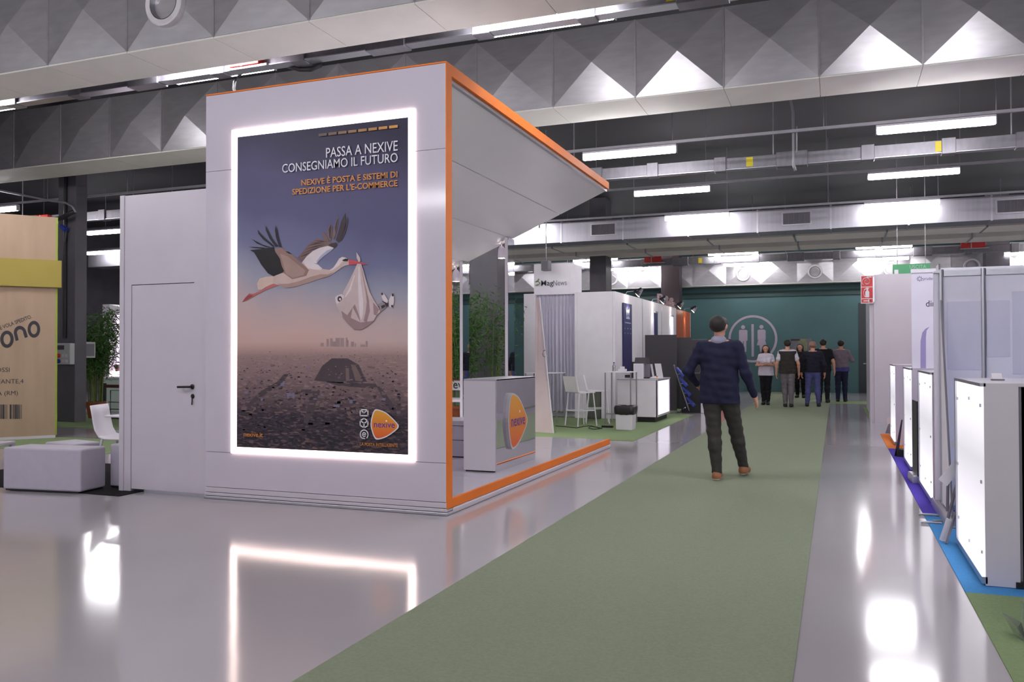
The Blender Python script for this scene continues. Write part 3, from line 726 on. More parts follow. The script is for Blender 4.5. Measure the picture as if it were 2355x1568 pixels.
INKS = {'brown': (122, 98, 96), 'dkbrown': (66, 54, 60), 'white': (224, 212, 214), 'bluegrey': (168, 172, 196), 'cream': (212, 186, 174), 'cream2': (204, 180, 174),
        'pink': (196, 112, 108), 'dkpink': (158, 74, 78), 'tan': (170, 142, 134), 'tan2': (150, 120, 112), 'black': (34, 32, 36), 'beak': (206, 84, 92), 'grey': (150, 140, 146),
        'cloth': (204, 184, 182), 'clothsh': (158, 132, 134), 'street': (82, 71, 77), 'ochre': (122, 102, 98), 'skyblue': (126, 120, 146), 'tower': (166, 142, 142), 'robotw': (178, 164, 168)}
def ink(k):
    return mat('ink_' + k, INKS[k], 0.45, spec=0.3, noise=0.07, scale=9)
city = M(); cm = []
for k, polys in CITY:
    pl = pplane()
    if k not in cm: cm.append(k)
    for p in polys:
        city.add(pp2(p, pl), [tuple(range(len(p)))], cm.index(k))
INKS['roof'], INKS['roofdark'] = (118, 100, 102), (64, 56, 63)
r_ = random.Random(11)
for k, nq in (('roofdark', 340), ('roof', 240), ('skyblue', 26)):
    pl = pplane()
    cm.append(k) if k not in cm else None
    for i in range(nq):
        t = r_.random() ** 0.8
        b = 0.93 - (0.78 if k == 'roofdark' else 0.6) * t
        if b < 0.45 and k != 'roofdark' and r_.random() < 0.6: continue
        wd, ht = (0.008 + 0.05 * t ** 1.3) * r_.uniform(0.5, 1.3), (0.003 + 0.02 * t ** 1.3) * r_.uniform(0.5, 1.4)
        a, sk = r_.uniform(0.02, 1.78 - wd), r_.uniform(-0.4, 0.4) * ht
        city.add(pp2([(a, b), (a + wd, b + sk * 0.4), (a + wd - sk, b + ht), (a - sk, b + ht - sk * 0.3)], pl), [(0, 1, 2, 3)], cm.index(k))
city.build('city_print', [ink(k) for k in cm], print_o, kind='stuff')
sb, sm, bb, bmk, rb, rmk, hb, hmk = M(), [], M(), [], M(), [], M(), []
for nm, k, polys in STORK:
    pl = pplane()
    tgt, keys = (hb, hmk) if nm in ('robot_head', 'robot_ear', 'robot_ear_hub') else (rb, rmk) if nm.startswith('robot') else (bb, bmk) if nm.startswith('bundle') else (sb, sm)
    if k not in keys: keys.append(k)
    for p in polys:
        tgt.add(pp2(p, pl), [tuple(range(len(p)))], keys.index(k))
sb.build('stork_print', [ink(k) for k in sm], print_o)
rb.build('robot_feet_print', [ink(k) for k in rmk], print_o)
hb.build('robot_head_print', [ink(k) for k in hmk], print_o)
bb.build('cloth_bundle_print', [ink(k) for k in bmk], print_o)
pl = pplane()
def PT(a, b):
    return pl(IX0 + a, IZ0 + b)
AMBER = mat('amber_ink', (206, 132, 52), 0.45, noise=0.03, scale=9)
text('headline', 'PASSA A NEXIVE', PT(1.755, 2.692), WHITEINK, print_o, h=0.088, align='RIGHT', bold=0.004, width=0.745)
text('headline', 'CONSEGNIAMO IL FUTURO', PT(1.755, 2.591), WHITEINK, print_o, h=0.08, align='RIGHT', bold=0.004, width=1.228)
text('subheading', 'NEXIVE È POSTA E SISTEMI DI', PT(1.752, 2.455), AMBER, print_o, h=0.052, align='RIGHT', bold=0.02, width=1.012)
text('subheading', 'SPEDIZIONE PER L\'E-COMMERCE', PT(1.752, 2.376), AMBER, print_o, h=0.052, align='RIGHT', bold=0.02, width=1.112)
text('web_address', 'nexive.it', PT(0.091, 0.106), AMBER, print_o, h=0.042, bold=0.015, width=0.222)
text('tagline', 'LA POSTA INTELLIGENTE', PT(1.755, 0.066), AMBER, print_o, h=0.027, align='RIGHT', bold=0.018, width=0.385)
for i in range(8):
    cmix = [v * (1 - i / 9.5) + q * (i / 9.5) for v, q in zip((212, 150, 66), (52, 48, 66))]
    x1 = 1.756 - i * 0.1055
    mb = M(); mb.add([PT(x1 - 0.088, 2.895), PT(x1, 2.895), PT(x1, 2.92), PT(x1 - 0.088, 2.92)], [(0, 1, 2, 3)])
    mb.build('dash', mat('dash_ink_%d' % i, cmix, 0.45, noise=0.02, scale=9), print_o)
def icon(name, segs, wd=0.011, rings=()):
    mb = M()
    for s in segs: stroke(mb, lambda a, b: PT(a, b), s, wd)
    for r in rings: ring(mb, lambda a, b: PT(a, b), *r)
    mb.build(name, WHITEINK, print_o)
icon('envelope_icon', [[(1.372, 0.388), (1.452, 0.388), (1.452, 0.334), (1.372, 0.334), (1.372, 0.388), (1.412, 0.36), (1.452, 0.388)]])
icon('parcel_icon', [[(1.412, 0.31), (1.452, 0.289), (1.452, 0.247), (1.412, 0.225), (1.372, 0.247), (1.372, 0.289), (1.412, 0.31)], [(1.372, 0.289), (1.412, 0.267), (1.452, 0.289)], [(1.412, 0.267), (1.412, 0.225)]])
icon('at_icon', [[(1.396, 0.167), (1.43, 0.167)], [(1.39, 0.135), (1.42, 0.129)]], 0.01, [(1.413, 0.166, 0.035, 0.045, 30, -0.9, 4.4), (1.413, 0.166, 0.013, 0.022, 20, 0, 5.6)])

TRI = [(0.0, .49), (.04, .75), (.12, .95), (.24, 1.0), (.54, .91), (.81, .7), (.97, .54), (1.0, .47), (.95, .36), (.6, .11), (.27, 0.0), (.135, .06), (.04, .29)]
def tri_shape(x0, x1, z0, z1, grow=0.0):
    P = [(x0 + a * (x1 - x0), z0 + b * (z1 - z0)) for a, b in TRI]
    cx, cz = x0 + 0.42 * (x1 - x0), (z0 + z1) / 2
    out = []
    n = len(P)
    for i in range(n):                   # smooth through the outline points
        p0, p1, p2, p3 = P[i - 1], P[i], P[(i + 1) % n], P[(i + 2) % n]
        for t in (0, 0.33, 0.67):
            q = [0.5 * (2 * p1[j] + (p2[j] - p0[j]) * t + (2 * p0[j] - 5 * p1[j] + 4 * p2[j] - p3[j]) * t * t + (3 * p1[j] - p0[j] - 3 * p2[j] + p3[j]) * t ** 3) for j in (0, 1)]
            out.append(q)
    if grow:
        out = [(cx + (a - cx) * (1 + grow / (x1 - x0) * 2), cz + (b - cz) * (1 + grow / (z1 - z0) * 2)) for a, b in out]
    return out
def badge_mat(z0, z1):
    mt = mat('badge_orange_%d' % int(z0 * 1000), (226, 140, 40), 0.4)
    nt = mt.node_tree
    tc = nt.nodes.new('ShaderNodeTexCoord'); sp = nt.nodes.new('ShaderNodeSeparateXYZ')
    nt.links.new(tc.outputs['Object'], sp.inputs[0])
    mr = nt.nodes.new('ShaderNodeMapRange'); mr.inputs[1].default_value = z0; mr.inputs[2].default_value = z1
    nt.links.new(sp.outputs['Z'], mr.inputs[0])
    r = nt.nodes.new('ShaderNodeValToRGB')
    r.color_ramp.elements[0].color = lin((226, 96, 40)); r.color_ramp.elements[1].color = lin((232, 166, 48))
    nt.links.new(mr.outputs[0], r.inputs[0]); nt.links.new(r.outputs[0], nt.nodes['Principled BSDF'].inputs['Base Color'])
    return mt
VIOLET = mat('violet_ink', (84, 52, 150), 0.45, noise=0.03, scale=9)
flat('badge_rim', [[(IX0 + a, IZ0 + b) for a, b in tri_shape(1.484, 1.757, 0.131, 0.389, 0.006)]], WHITEINK, print_o, pplane())
flat('badge', [[(IX0 + a, IZ0 + b) for a, b in tri_shape(1.49, 1.75, 0.137, 0.383)]], badge_mat(0.2, 0.44), print_o, pplane())
pl = pplane()
text('badge_name', 'nexıve', PT(1.514, 0.234), VIOLET, print_o, h=0.056, bold=0.01, width=0.212)
mb = M(); mb.add([PT(*q) for q in disc(1.641, 0.293, 0.008, n=10)], [tuple(range(10))]); mb.build('badge_dot', WHITEINK, print_o)

# ---- mirrored counter on the plinth
cx0, cx1, cy0, cy1, cz0, cz1 = -3.80, -3.415, 8.37, 9.62, 0.122, 1.125
ct = thing('reception_counter', 'white counter with mirrored side and orange badge on the booth plinth', 'counter', (cx1, cy0, cz0))
B(cx0, cx1 - 0.012, cy0, cy1, cz0 + 0.015, cz1 - 0.02).build('body', CANOPY, ct)
B(cx1 - 0.012, cx1, cy0 + 0.004, cy1, cz0, cz1 - 0.004).build('mirror_panel', mat('mirror_film', (232, 232, 238), 0.03, 1.0, bump=0.03, bscale=1.6, noise=0.01), ct)
B(cx0, cx1, cy0, cy1, cz1 - 0.02, cz1).build('worktop', WHITE, ct, bev=0.004)
B(cx0 + 0.02, cx1 - 0.03, cy0 + 0.01, cy1 - 0.02, cz0, cz0 + 0.015).build('base', BLACK, ct)
ya, yb = Xp(1169, 960, cx1 + 0.03).y, Xp(1211, 960, cx1 + 0.03).y
za, zb_ = 0.36, Xp(1180, 906, cx1 + 0.03).z
za = Xp(1180, 1030, cx1 + 0.03).z
mb = M()
sh = tri_shape(ya, yb, za, zb_, 0.012)
mb.prism(sh, 'x', cx1, cx1 + 0.035)
bd = mb.build('badge', WHITE, ct)
flat('badge_face', [tri_shape(ya + 0.01, yb - 0.01, za + 0.01, zb_ - 0.01)], badge_mat(za - cz0, zb_ - cz0), bd, lambda a, b: (cx1 + 0.0365, a, b))
text('badge_name', 'nexıve', (cx1 + 0.038, ya + 0.07, za + (zb_ - za) * 0.40), VIOLET, bd, h=0.125, u=(0, 1, 0), bold=0.012, width=(yb - ya) * 0.76)
mb = M(); mb.add([(cx1 + 0.038, a, b) for a, b in disc(ya + (yb - ya) * 0.58, za + (zb_ - za) * 0.66, 0.016, n=12)], [tuple(range(12))]); mb.build('badge_dot', WHITEINK, bd)

# ---- furniture seen inside the booth
o = thing('storage_bench', 'low white cabinet on the plinth just inside the orange edge', 'cabinet', (-5.4, 9.6, 0.122))
p = Zp(1060, 1052, 0.122)
B(p.x - 1.2, p.x + 0.15, p.y, p.y + 0.5, 0.122, 0.122 + 0.06).build('base_panel', BLACK, o)
B(p.x - 1.2, p.x + 0.15, p.y - 0.01, p.y + 0.5, 0.135, 0.33).build('lower_drawer', WHITE, o, bev=0.004)
B(p.x - 1.2, p.x + 0.15, p.y - 0.01, p.y + 0.5, 0.336, Yp(1050, 979, p.y).z).build('upper_drawer', WHITE, o, bev=0.004)
B(p.x - 1.22, p.x + 0.17, p.y - 0.02, p.y + 0.52, Yp(1050, 978, p.y).z, Yp(1050, 967, p.y).z).build('top', WHITE, o, bev=0.004)
o = thing('high_table', 'white table behind the low cabinet inside the booth', 'table', tuple(Zp(1050, 985)))
p = Yp(1052, 922, 13.4)
B(p.x - 0.8, p.x + 0.35, 13.4, 14.1, p.z - 0.02, p.z + 0.02).build('table_top', WHITE, o, bev=0.004)
for dx in (-0.75, 0.3):
    for dy in (0.05, 0.65):
        B(p.x + dx - 0.02, p.x + dx + 0.02, 13.4 + dy - 0.02, 13.4 + dy + 0.02, 0, p.z - 0.02).build('leg', WHITE, o)
p = Yp(1036, 897, 15.0); q = Yp(1067, 875, 15.0)
o = thing('sign_board', 'small white sign board with two letters beside the inner bamboo', 'sign', (p.x, 15.0, 0))
B(p.x - 0.3, q.x, 15.0, 15.02, p.z, q.z).build('board', PAPER, o)
B(p.x - 0.3, q.x, 14.99, 15.0, q.z, q.z + 0.03).build('top_edge', mat('maroon_edge', (110, 50, 56), 0.5, noise=0.05), o)
B(p.x - 0.2, p.x - 0.17, 15.02, 15.05, 0, p.z + 0.05).build('leg', GREY, o)
B(q.x - 0.08, q.x - 0.05, 15.02, 15.05, 0, p.z + 0.05).build('leg', GREY, o)
text('letters', 'ev', tuple(Yp(1042, 893, 14.995)), INK, o, h=0.16, bold=0.01)

# ================================================================ STORAGE ROOM WALL BESIDE THE BOOTH
WY = 6.63
xa, xb = Yp(276, 800, WY).x, TX0 + 0.02
zt = Yp(370, 443, WY).z
sw = thing('storage_wall', 'plain white wall with a flush door left of the tall booth', 'partition', (xa, WY, 0))
d0, d1, dt = Yp(301, 900, WY).x, Yp(446, 900, WY).x, Yp(370, 652, WY).z
B(xa + 0.06, d0, WY, WY + 0.06, 0, zt).build('wall_panel', WHITE, sw)
B(d0, d1, WY, WY + 0.06, dt, zt).build('wall_panel', WHITE, sw)
B(d1, xb, WY, WY + 0.06, 0, zt).build('wall_panel', WHITE, sw)
B(xa, xa + 0.058, WY - 0.012, WY + 0.08, 0, zt + 0.005).build('corner_post', WHITE, sw, bev=0.006)
B(xa, xa + 0.06, WY + 0.08, WY + 3.0, 0, zt).build('side_panel', WHITE, sw)
B(d0 + 0.006, d1 - 0.004, WY + 0.006, WY + 0.05, 0.03, dt - 0.007).build('door_leaf', WHITE, sw)
B(d0, d1, WY + 0.05, WY + 0.06, 0, dt).build('door_backing', DARK, sw)
hz, hx = Yp(432, 889, WY).z, Yp(445, 889, WY).x
hd = M().lathe([(0.022, 0.0), (0.026, -0.012), (0.012, -0.02)], (hx - 0.012, WY + 0.006, hz), 14, 'y').build('handle', BLACK, sw)
M().tube([(hx - 0.012, WY, hz), (hx - 0.012, WY - 0.045, hz), (hx - 0.03, WY - 0.052, hz), (hx - 0.155, WY - 0.05, hz - 0.003)], 0.011, 8).build('lever', BLACK, hd, smooth=True)
lz = Yp(445, 911, WY).z
lk = M().lathe([(0.02, 0.0), (0.023, -0.01), (0.0005, -0.012)], (hx - 0.008, WY + 0.006, lz), 14, 'y').build('lock', BLACK, sw)
M().tube([(hx - 0.008, WY - 0.01, lz), (hx - 0.006, WY - 0.012, lz - 0.05), (hx - 0.01, WY - 0.012, lz - 0.085)], 0.006, 6).build('hanging_key', BLACK, lk)

# ================================================================ LEFT: SEATING, CARDBOARD WALL, CHAIRS
def block(name, label, cat, p0, pu, pv, z0, z1, mt, bev=0.02, group=None):
    """upholstered block on corner p0 with edges along pu and pv"""
    o = thing(name, label, cat, (p0[0], p0[1], z0), group)
    p0, pu, pv = Vector(p0).to_2d(), Vector(pu).to_2d(), Vector(pv).to_2d()
    c = [p0, p0 + pu, p0 + pu + pv, p0 + pv]
    M().hexa([(q.x, q.y, z0 + 0.012) for q in c] + [(q.x, q.y, z1) for q in c]).build('cushion_body', mt, o, bev=bev, seg=3)
    ci = [p0 + (q - p0 - (pu + pv) / 2) * 0.94 + (pu + pv) / 2 for q in c]
    M().hexa([(q.x, q.y, z0) for q in ci] + [(q.x, q.y, z0 + 0.02) for q in ci]).build('base', BLACK, o)
    return o
block('pouf', 'long white upholstered pouf at the front edge of the black mat', 'pouf', (-8.04, 6.215), (0.94, 0.118), (-0.045, 0.36), 0.006, 0.445, FABRIC)
block('pouf', 'white pouf half hidden behind the storage wall edge', 'pouf', (-7.15, 6.745), (Yp(276, 800, 6.63).x - 0.02 + 7.15, 0.0), (0, 0.42), 0.006, 0.46, FABRIC)
a, b, c = Zp(158, 1022, 0.44), Zp(231, 1015, 0.44), Zp(103, 1016, 0.44)
block('pouf', 'white pouf behind the long one, only its top showing', 'pouf', (a.x, a.y), ((c - a).x, (c - a).y), ((b - a).x, (b - a).y), 0.0, 0.44, FABRIC)
a, b = Zp(36, 1013, 0.45), Zp(-60, 1030, 0.45)
lt = thing('low_table', 'white framed low table at the left picture edge', 'table', (a.x, a.y, 0))
dv = (b - a).to_2d(); nv = Vector((-dv.y, dv.x)).normalized() * -0.55
cs = [a.to_2d(), a.to_2d() + dv, a.to_2d() + dv + nv, a.to_2d() + nv]
M().hexa([(q.x, q.y, 0.415) for q in cs] + [(q.x, q.y, 0.45) for q in cs]).build('table_top', WHITE, lt, bev=0.005)
for q in cs:
    k = q + ((cs[0] + cs[2]) / 2 - q) * 0.08
    B(k.x - 0.02, k.x + 0.02, k.y - 0.02, k.y + 0.02, 0, 0.415).build('leg', WHITE, lt)

A0, B0 = Zp(0, 1013), Zp(126, 1007)
ud = (B0 - A0); ud.z = 0; ud.normalize()
A1 = B0 - ud * 2.6
nrm = Vector((ud.y, -ud.x, 0))                 # towards the aisle
cw = thing('cardboard_wall', 'tall cardboard coloured stand wall with parcel print and olive band', 'partition', tuple(B0))
CT = 3.72
def slab(p, q, t0, t1, z0, z1, name, mt, par, bev=0.0):
    a_, b_ = p + nrm * t1, q + nrm * t1
    c_, d_ = q + nrm * t0, p + nrm * t0
    return M().hexa([(k.x, k.y, z0) for k in (a_, b_, c_, d_)] + [(k.x, k.y, z1) for k in (a_, b_, c_, d_)]).build(name, mt, par, bev=bev)
slab(A1, B0, -0.3, 0, 0.05, CT, 'printed_panel', CARD, cw)
slab(B0, B0 + ud * 0.03, -0.3, -0.003, 0.05, CT, 'side_edge', mat('lime_edge', (150, 168, 60), 0.6, noise=0.05), cw)
slab(A1, B0 + ud * 0.01, -0.28, 0.012, 0.0, 0.05, 'base_strip', WHITE, cw)
slab(A1, B0 + ud * 0.085, -0.1, 0.07, 2.53, 2.985, 'olive_band', OLIVE, cw, 0.004)
DN = nrm.dot(B0)
def WP(x, y, off=0.003):
    d = ray(x, y)
    return CAM + d * ((DN + off - nrm.dot(CAM)) / nrm.dot(d))
mb = M()
def wring(cx, cy, rx0, ry0, rx1, ry1, a0=0, a1=2 * math.pi, n=28, th=0.0):
    vs, fs = [], []
    for i in range(n + 1):
        t = a0 + (a1 - a0) * i / n
        for rx, ry in ((rx0, ry0), (rx1, ry1)):
            ex, ey = rx * math.cos(t), -ry * math.sin(t)
            vs.append(WP(cx + ex * math.cos(th) - ey * math.sin(th), cy + ex * math.sin(th) + ey * math.cos(th)))
    for i in range(n):
        fs.append((2 * i, 2 * i + 1, 2 * i + 3, 2 * i + 2))
    mb.add(vs, fs)
wring(16, 780, 8.0, 12, 15.5, 20)
wring(78, 757, 7.5, 11.5, 14.5, 19.5)
wring(46.5, 766, 7.5, 9, 14.5, 17, 0, math.pi, th=-0.25)
for p in ([(32.5, 769), (39.5, 767), (43, 782), (36, 784)], [(53, 764), (60.5, 762), (64, 775), (57, 777)]):
    mb.add([WP(*q) for q in p], [(0, 1, 2, 3)])
mb.build('logo_print', INK, cw)
ang = math.atan2((WP(76, 757) - WP(20, 783)).z, (WP(76, 757) - WP(20, 783)).dot(ud))
text('slogan_print', 'E-COMMERCE VOLA SPEDITO.', WP(74, 731), INK, cw, h=0.058, u=ud, align='RIGHT', bold=0.01, rot=ang * 0.85, width=0.86, shear=0.1)
text('address_print', 'ROSSI', WP(22, 855), INK, cw, h=0.07, u=ud, align='RIGHT')
text('address_print', 'VIA DEL FANTE,4', WP(54, 881), INK, cw, h=0.068, u=ud, align='RIGHT')
text('address_print', 'ROMA (RM)', WP(41, 908), INK, cw, h=0.068, u=ud, align='RIGHT')
mb = M()
x = -30.0
while x < 49:
    wd = rnd.choice((1.2, 2, 3.2, 1.5, 4.2))
    if not 17.0 < x < 21: mb.add([WP(x, 963), WP(min(x + wd, 50), 963), WP(min(x + wd, 50), 930), WP(x, 930)], [(0, 1, 2, 3)])
    x += wd + rnd.choice((1.0, 1.4, 2.4))
mb.build('barcode_print', INK, cw)

# power outlet boxes on the left column
ob = thing('outlet_box', 'grey outlet box with red and blue sockets on the left column', 'electrical box', (-15.05, 12.98, 1.25))
p, q = Yp(129, 838, 12.86), Yp(161, 789, 12.86)
B(p.x, q.x, 12.86, 12.98, p.z, q.z).build('housing', SOCKET, ob, bev=0.012)
w_, h_ = q.x - p.x, q.z - p.z
B(p.x + w_ * 0.12, p.x + w_ * 0.58, 12.85, 12.862, q.z - h_ * 0.3, q.z - h_ * 0.1).build('breaker_window', mat('smoked_window', (90, 88, 98), 0.2, noise=0.05), ob)
for k, mt in ((0.58, RED), (0.84, BLUEP)):
    M().lathe([(0.045, 12.86), (0.045, 12.82), (0.03, 12.815), (0.001, 12.82)], (p.x + w_ * 0.2, 0, q.z - h_ * k), 14, 'y').build('socket', mt, ob)
    for j in range(2):
        B(p.x + w_ * (0.45 + 0.25 * j), p.x + w_ * (0.6 + 0.25 * j), 12.845, 12.862, q.z - h_ * (k + 0.07), q.z - h_ * (k - 0.07)).build('white_socket', PAPER, ob)
p, q = Yp(181, 823, 13.3), Yp(193, 786, 13.3)
o = thing('outlet_box', 'pale outlet box on the shaded side of the left column', 'electrical box', (p.x, 13.3, p.z))
B(p.x, q.x, 13.3, 13.6, p.z, q.z).build('housing', SOCKET, o, bev=0.01)
B(q.x, q.x + 0.012, 13.34, 13.56, p.z + 0.04, q.z - 0.04).build('lid', GREY, o)

# white shell chair and tables at far left
def shell_chair(label, loc, rz):
    o = thing('shell_chair', label, 'chair', loc, None, rz)
    prof = [(0.24, 0.455), (0.2, 0.45), (0.05, 0.44), (-0.12, 0.445), (-0.19, 0.47), (-0.225, 0.54), (-0.245, 0.63), (-0.262, 0.73), (-0.28, 0.82)]
    mb = M(); vs = []; fs = []; n = len(prof)
    for i, (y, z) in enumerate(prof):
        for t, sx in ((0, -1), (0.5, 0), (1, 1)):
            wd = 0.22 if i < 5 else 0.215 - 0.002 * i
            dip = 0.012 if sx == 0 else 0.0
            vs.append((sx * wd, y - dip * (1 if i > 5 else 0), z - dip * (1 if i <= 5 else 0)))
    off = [(0, -0.02) if i < 5 else (-0.022, -0.004) for i in range(n)]
    m0 = len(vs)
    for i in range(n):
        for k in range(3):
            v = vs[i * 3 + k]
            vs.append((v[0], v[1] + off[i][0], v[2] + off[i][1]))
    for i in range(n - 1):
        for k in range(2):
            a_ = i * 3 + k
            fs.append((a_, a_ + 1, a_ + 4, a_ + 3)); fs.append((m0 + a_ + 3, m0 + a_ + 4, m0 + a_ + 1, m0 + a_))
        fs.append((i * 3, i * 3 + 3, m0 + i * 3 + 3, m0 + i * 3)); fs.append((i * 3 + 2, m0 + i * 3 + 2, m0 + i * 3 + 5, i * 3 + 5))
    e = (n - 1) * 3
    for s in (0, e):
        for k in range(2): fs.append((s + k, m0 + s + k, m0 + s + k + 1, s + k + 1))
    # seat and back as separate parts, split at the fold
    seat_f = [f for f in fs if all((v % m0) // 3 <= 4 for v in f)]
    back_f = [f for f in fs if f not in seat_f]
    M().add(vs, seat_f).build('seat', MATW, o, local=True, smooth=True)
    M().add(vs, back_f).build('backrest', MATW, o, local=True, smooth=True)
    for x, y, tx, ty in ((-0.19, 0.2, -0.21, 0.24), (0.19, 0.2, 0.21, 0.24), (-0.19, -0.16, -0.21, -0.24), (0.19, -0.16, 0.21, -0.24)):
        M().tube([(x, y, 0.44), (tx, ty, 0)], 0.016, 8).build('leg', MATW, o, local=True)
    return o
p = Zp(224, 1003, 0.45)
shell_chair('white moulded chair by the cafe table at far left', (p.x + 0.27, p.y + 0.13, 0), -1.2)
t = thing('cafe_table', 'thin white table behind the white moulded chair', 'table', (-10.4, 10.9, 0))
p = Zp(240, 955, 0.72)
ty_ = p.y
B(p.x, p.x + 0.7, ty_, ty_ + 0.7, p.z - 0.02, p.z).build('table_top', PAPER, t, bev=0.004)
M().tube([(p.x + 0.4, ty_ + 0.35, p.z - 0.02), (p.x + 0.4, ty_ + 0.35, 0.02)], 0.03, 10).build('column', ALU, t)
M().lathe([(0.001, 0.03), (0.22, 0.02), (0.23, 0.0)], (p.x + 0.4, ty_ + 0.35, 0), 20).build('foot', ALU, t)

# the bright stand far away between column and storage wall
fs_ = thing('far_stand', 'bright white stand with lit panel glimpsed left of the storage wall', 'stand', tuple(Zp(250, 930)))
p, q = Yp(236, 700, 17.0), Yp(252, 700, 17.0)
zt2 = p.z
B(p.x, q.x, 17.0, 17.3, 0, zt2).build('front_post', WHITE, fs_)
r = Yp(285, 700, 17.0)
B(q.x, r.x + 0.6, 17.25, 17.3, 0, Yp(260, 722, 17.2).z).build('lit_wall', mat('lit_pink_panel', (244, 226, 244), 0.5, em=0.9), fs_)
M().hexa([(q.x, 17.0, Yp(260, 722, 17).z), (r.x + .6, 17.0, Yp(260, 722, 17).z), (r.x + .6, 17.3, Yp(260, 722, 17).z), (q.x, 17.3, Yp(260, 722, 17).z), (q.x, 17.0, zt2), (r.x + .6, 17.0, zt2 - 0.3), (r.x + .6, 17.3, zt2 - 0.3), (q.x, 17.3, zt2)]).build('canopy_board', MATW, fs_)
text('lettering', 'to lea', tuple(Yp(253, 812, 17.23)), GREY, fs_, h=0.1)
p, q = Yp(251, 853, 17.2), Yp(272, 838, 17.2)
B(p.x, q.x, 17.2, 17.24, p.z, q.z).build('picture', mat('dark_red_picture', (84, 46, 46), 0.5, noise=0.5, scale=9), fs_)
p, q = Yp(254, 872, 17.1), Yp(276, 859, 17.1)
B(p.x, q.x + 0.3, 17.1, 17.15, p.z - 0.2, q.z).build('lit_niche', mat('lit_niche', (255, 244, 238), 0.5, em=3), fs_)
cn = thing('display_counter', 'pale green counter at the far bright stand', 'counter', tuple(Zp(250, 968)))
p, q = Yp(232, 968, 15.6), Yp(285, 870, 15.6)
B(p.x, q.x, 15.6, 16.4, 0.0, q.z).build('body', mat('pale_green_board', (188, 206, 194), 0.5, noise=0.03), cn, bev=0.01)
B(p.x - 0.02, q.x, 15.57, 16.42, q.z, q.z + 0.03).build('worktop', PAPER, cn)
bp_ = thing('barrier_post', 'black belt barrier post by the far left counter', 'barrier', tuple(Zp(240, 975)))
p = Yp(240, 881, 14.4)
M().tube([(p.x, 14.4, 0.02), (p.x, 14.4, p.z)], 0.045, 10).build('post', BLACK, bp_)
M().lathe([(0.001, 0.03), (0.16, 0.02), (0.17, 0.0)], (p.x, 14.4, 0), 20).build('foot', BLACK, bp_)
B(p.x, p.x + 2, 14.38, 14.42, p.z - 0.1, p.z - 0.03).build('belt', mat('maroon_belt', (112, 58, 60), 0.6, noise=0.05), bp_)
rk = thing('brochure_rack', 'dark wire brochure rack in front of the pale green counter', 'rack', tuple(Zp(262, 962)))
p, q = Yp(254, 962, 14.0), Yp(282, 898, 14.0)
M().tube([(p.x, 14.0, 0.02), (p.x, 14.0, q.z), (q.x, 14.0, q.z), (q.x, 14.0, 0.02)], 0.012, 6).build('frame', BLACK, rk)
for y in (924, 940, 960):
    k = Yp(254, y, 14.0)
    B(k.x, q.x, 13.94, 14.02, k.z - 0.008, k.z + 0.008).build('shelf', BLACK, rk)

# ================================================================ RIGHT SIDE STANDS
def lit_counter(y0, y1, label, top=1.215, x=0.80, endw=0.2, dark=False):
    o = thing('lit_counter', label, 'counter', (x, y0, 0))
    B(x + 0.012, x + 0.02, y0 + 0.01, y1 - 0.05, 0.06, top - 0.02).build('lit_panel', LITP, o)
    B(x, x + 0.03, y1 - 0.05, y1, 0.02, top).build('frame_post', ALU, o)
    B(x, x + 0.03, y0, y1 - 0.05, 0.02, 0.06).build('bottom_rail', ALU, o)
    B(x, x + 0.03, y0, y1 - 0.05, top - 0.02, top).build('top_rail', ALU, o)
    B(x + 0.02, x + endw, y0, y0 + 0.02, 0.01, top).build('end_panel', WHITE, o)
    B(x + 0.03, x + 0.45, y0 + 0.02, y1, top - 0.02, top).build('worktop', WHITE, o)
    B(x + endw, x + 0.45, y0 + 0.03, y0 + 0.05, 0.01, top - 0.02).build('recessed_panel', GREY, o)
    B(x + 0.2, x + 0.45, y1 - 0.02, y1, 0.01, top - 0.02).build('far_panel', WHITE, o)
    for fy, fz in ((0.04, 1.08), (0.45, 1.1), (0.95, 1.07), (0.04, 0.62), (0.98, 0.6), (0.04, 0.2), (0.5, 0.16), (0.95, 0.22)):
        yy = y0 + fy * (y1 - y0 - 0.06)
        B(x + 0.004, x + 0.012, yy - 0.012, yy + 0.012, fz - 0.01, fz + 0.01).build('clip', ALU, o)
    return o
l1 = lit_counter(5.71, 6.9, 'nearest glowing white counter, standing on the blue carpet')
B(1.02, 6.0, 5.74, 5.76, 0.03, 1.2).build('grey_front', GREY, l1)
p = Zp(2345, 1343, 0.02)
B(p.x - 0.03, p.x + 0.3, 5.70, 5.74, 0.01, 0.045).build('foot_rail', BLACK, l1)
lit_counter(8.63, 9.85, 'second glowing white counter, on the violet carpet by the roll-up banner', endw=0.17)
lit_counter(10.9, 11.98, 'third glowing white counter, beside the thin black banner', endw=0.22)
lit_counter(13.88, 14.9, 'farthest glowing white counter, on the orange carpet', endw=0.25)
o = thing('card_holder', 'small white card holder on top of the nearest glowing counter', 'holder', (1.0, 6.1, 1.215))
p = Yp(2280, 870, 6.3); q = Yp(2303, 860, 6.3)
M().hexa([(p.x, 6.25, 1.216), (q.x, 6.25, 1.216), (q.x, 6.35, 1.216), (p.x, 6.35, 1.216), (p.x, 6.3, 1.262), (q.x, 6.3, 1.262), (q.x, 6.315, 1.262), (p.x, 6.315, 1.262)]).build('card', PAPER, o)
B(p.x - 0.01, q.x + 0.01, 6.245, 6.255, 1.216, 1.226).build('clip', GREY, o)
o = thing('leaflet_pile', 'untidy leaflets on top of the third glowing counter', 'leaflets', (1.0, 11.2, 1.215))
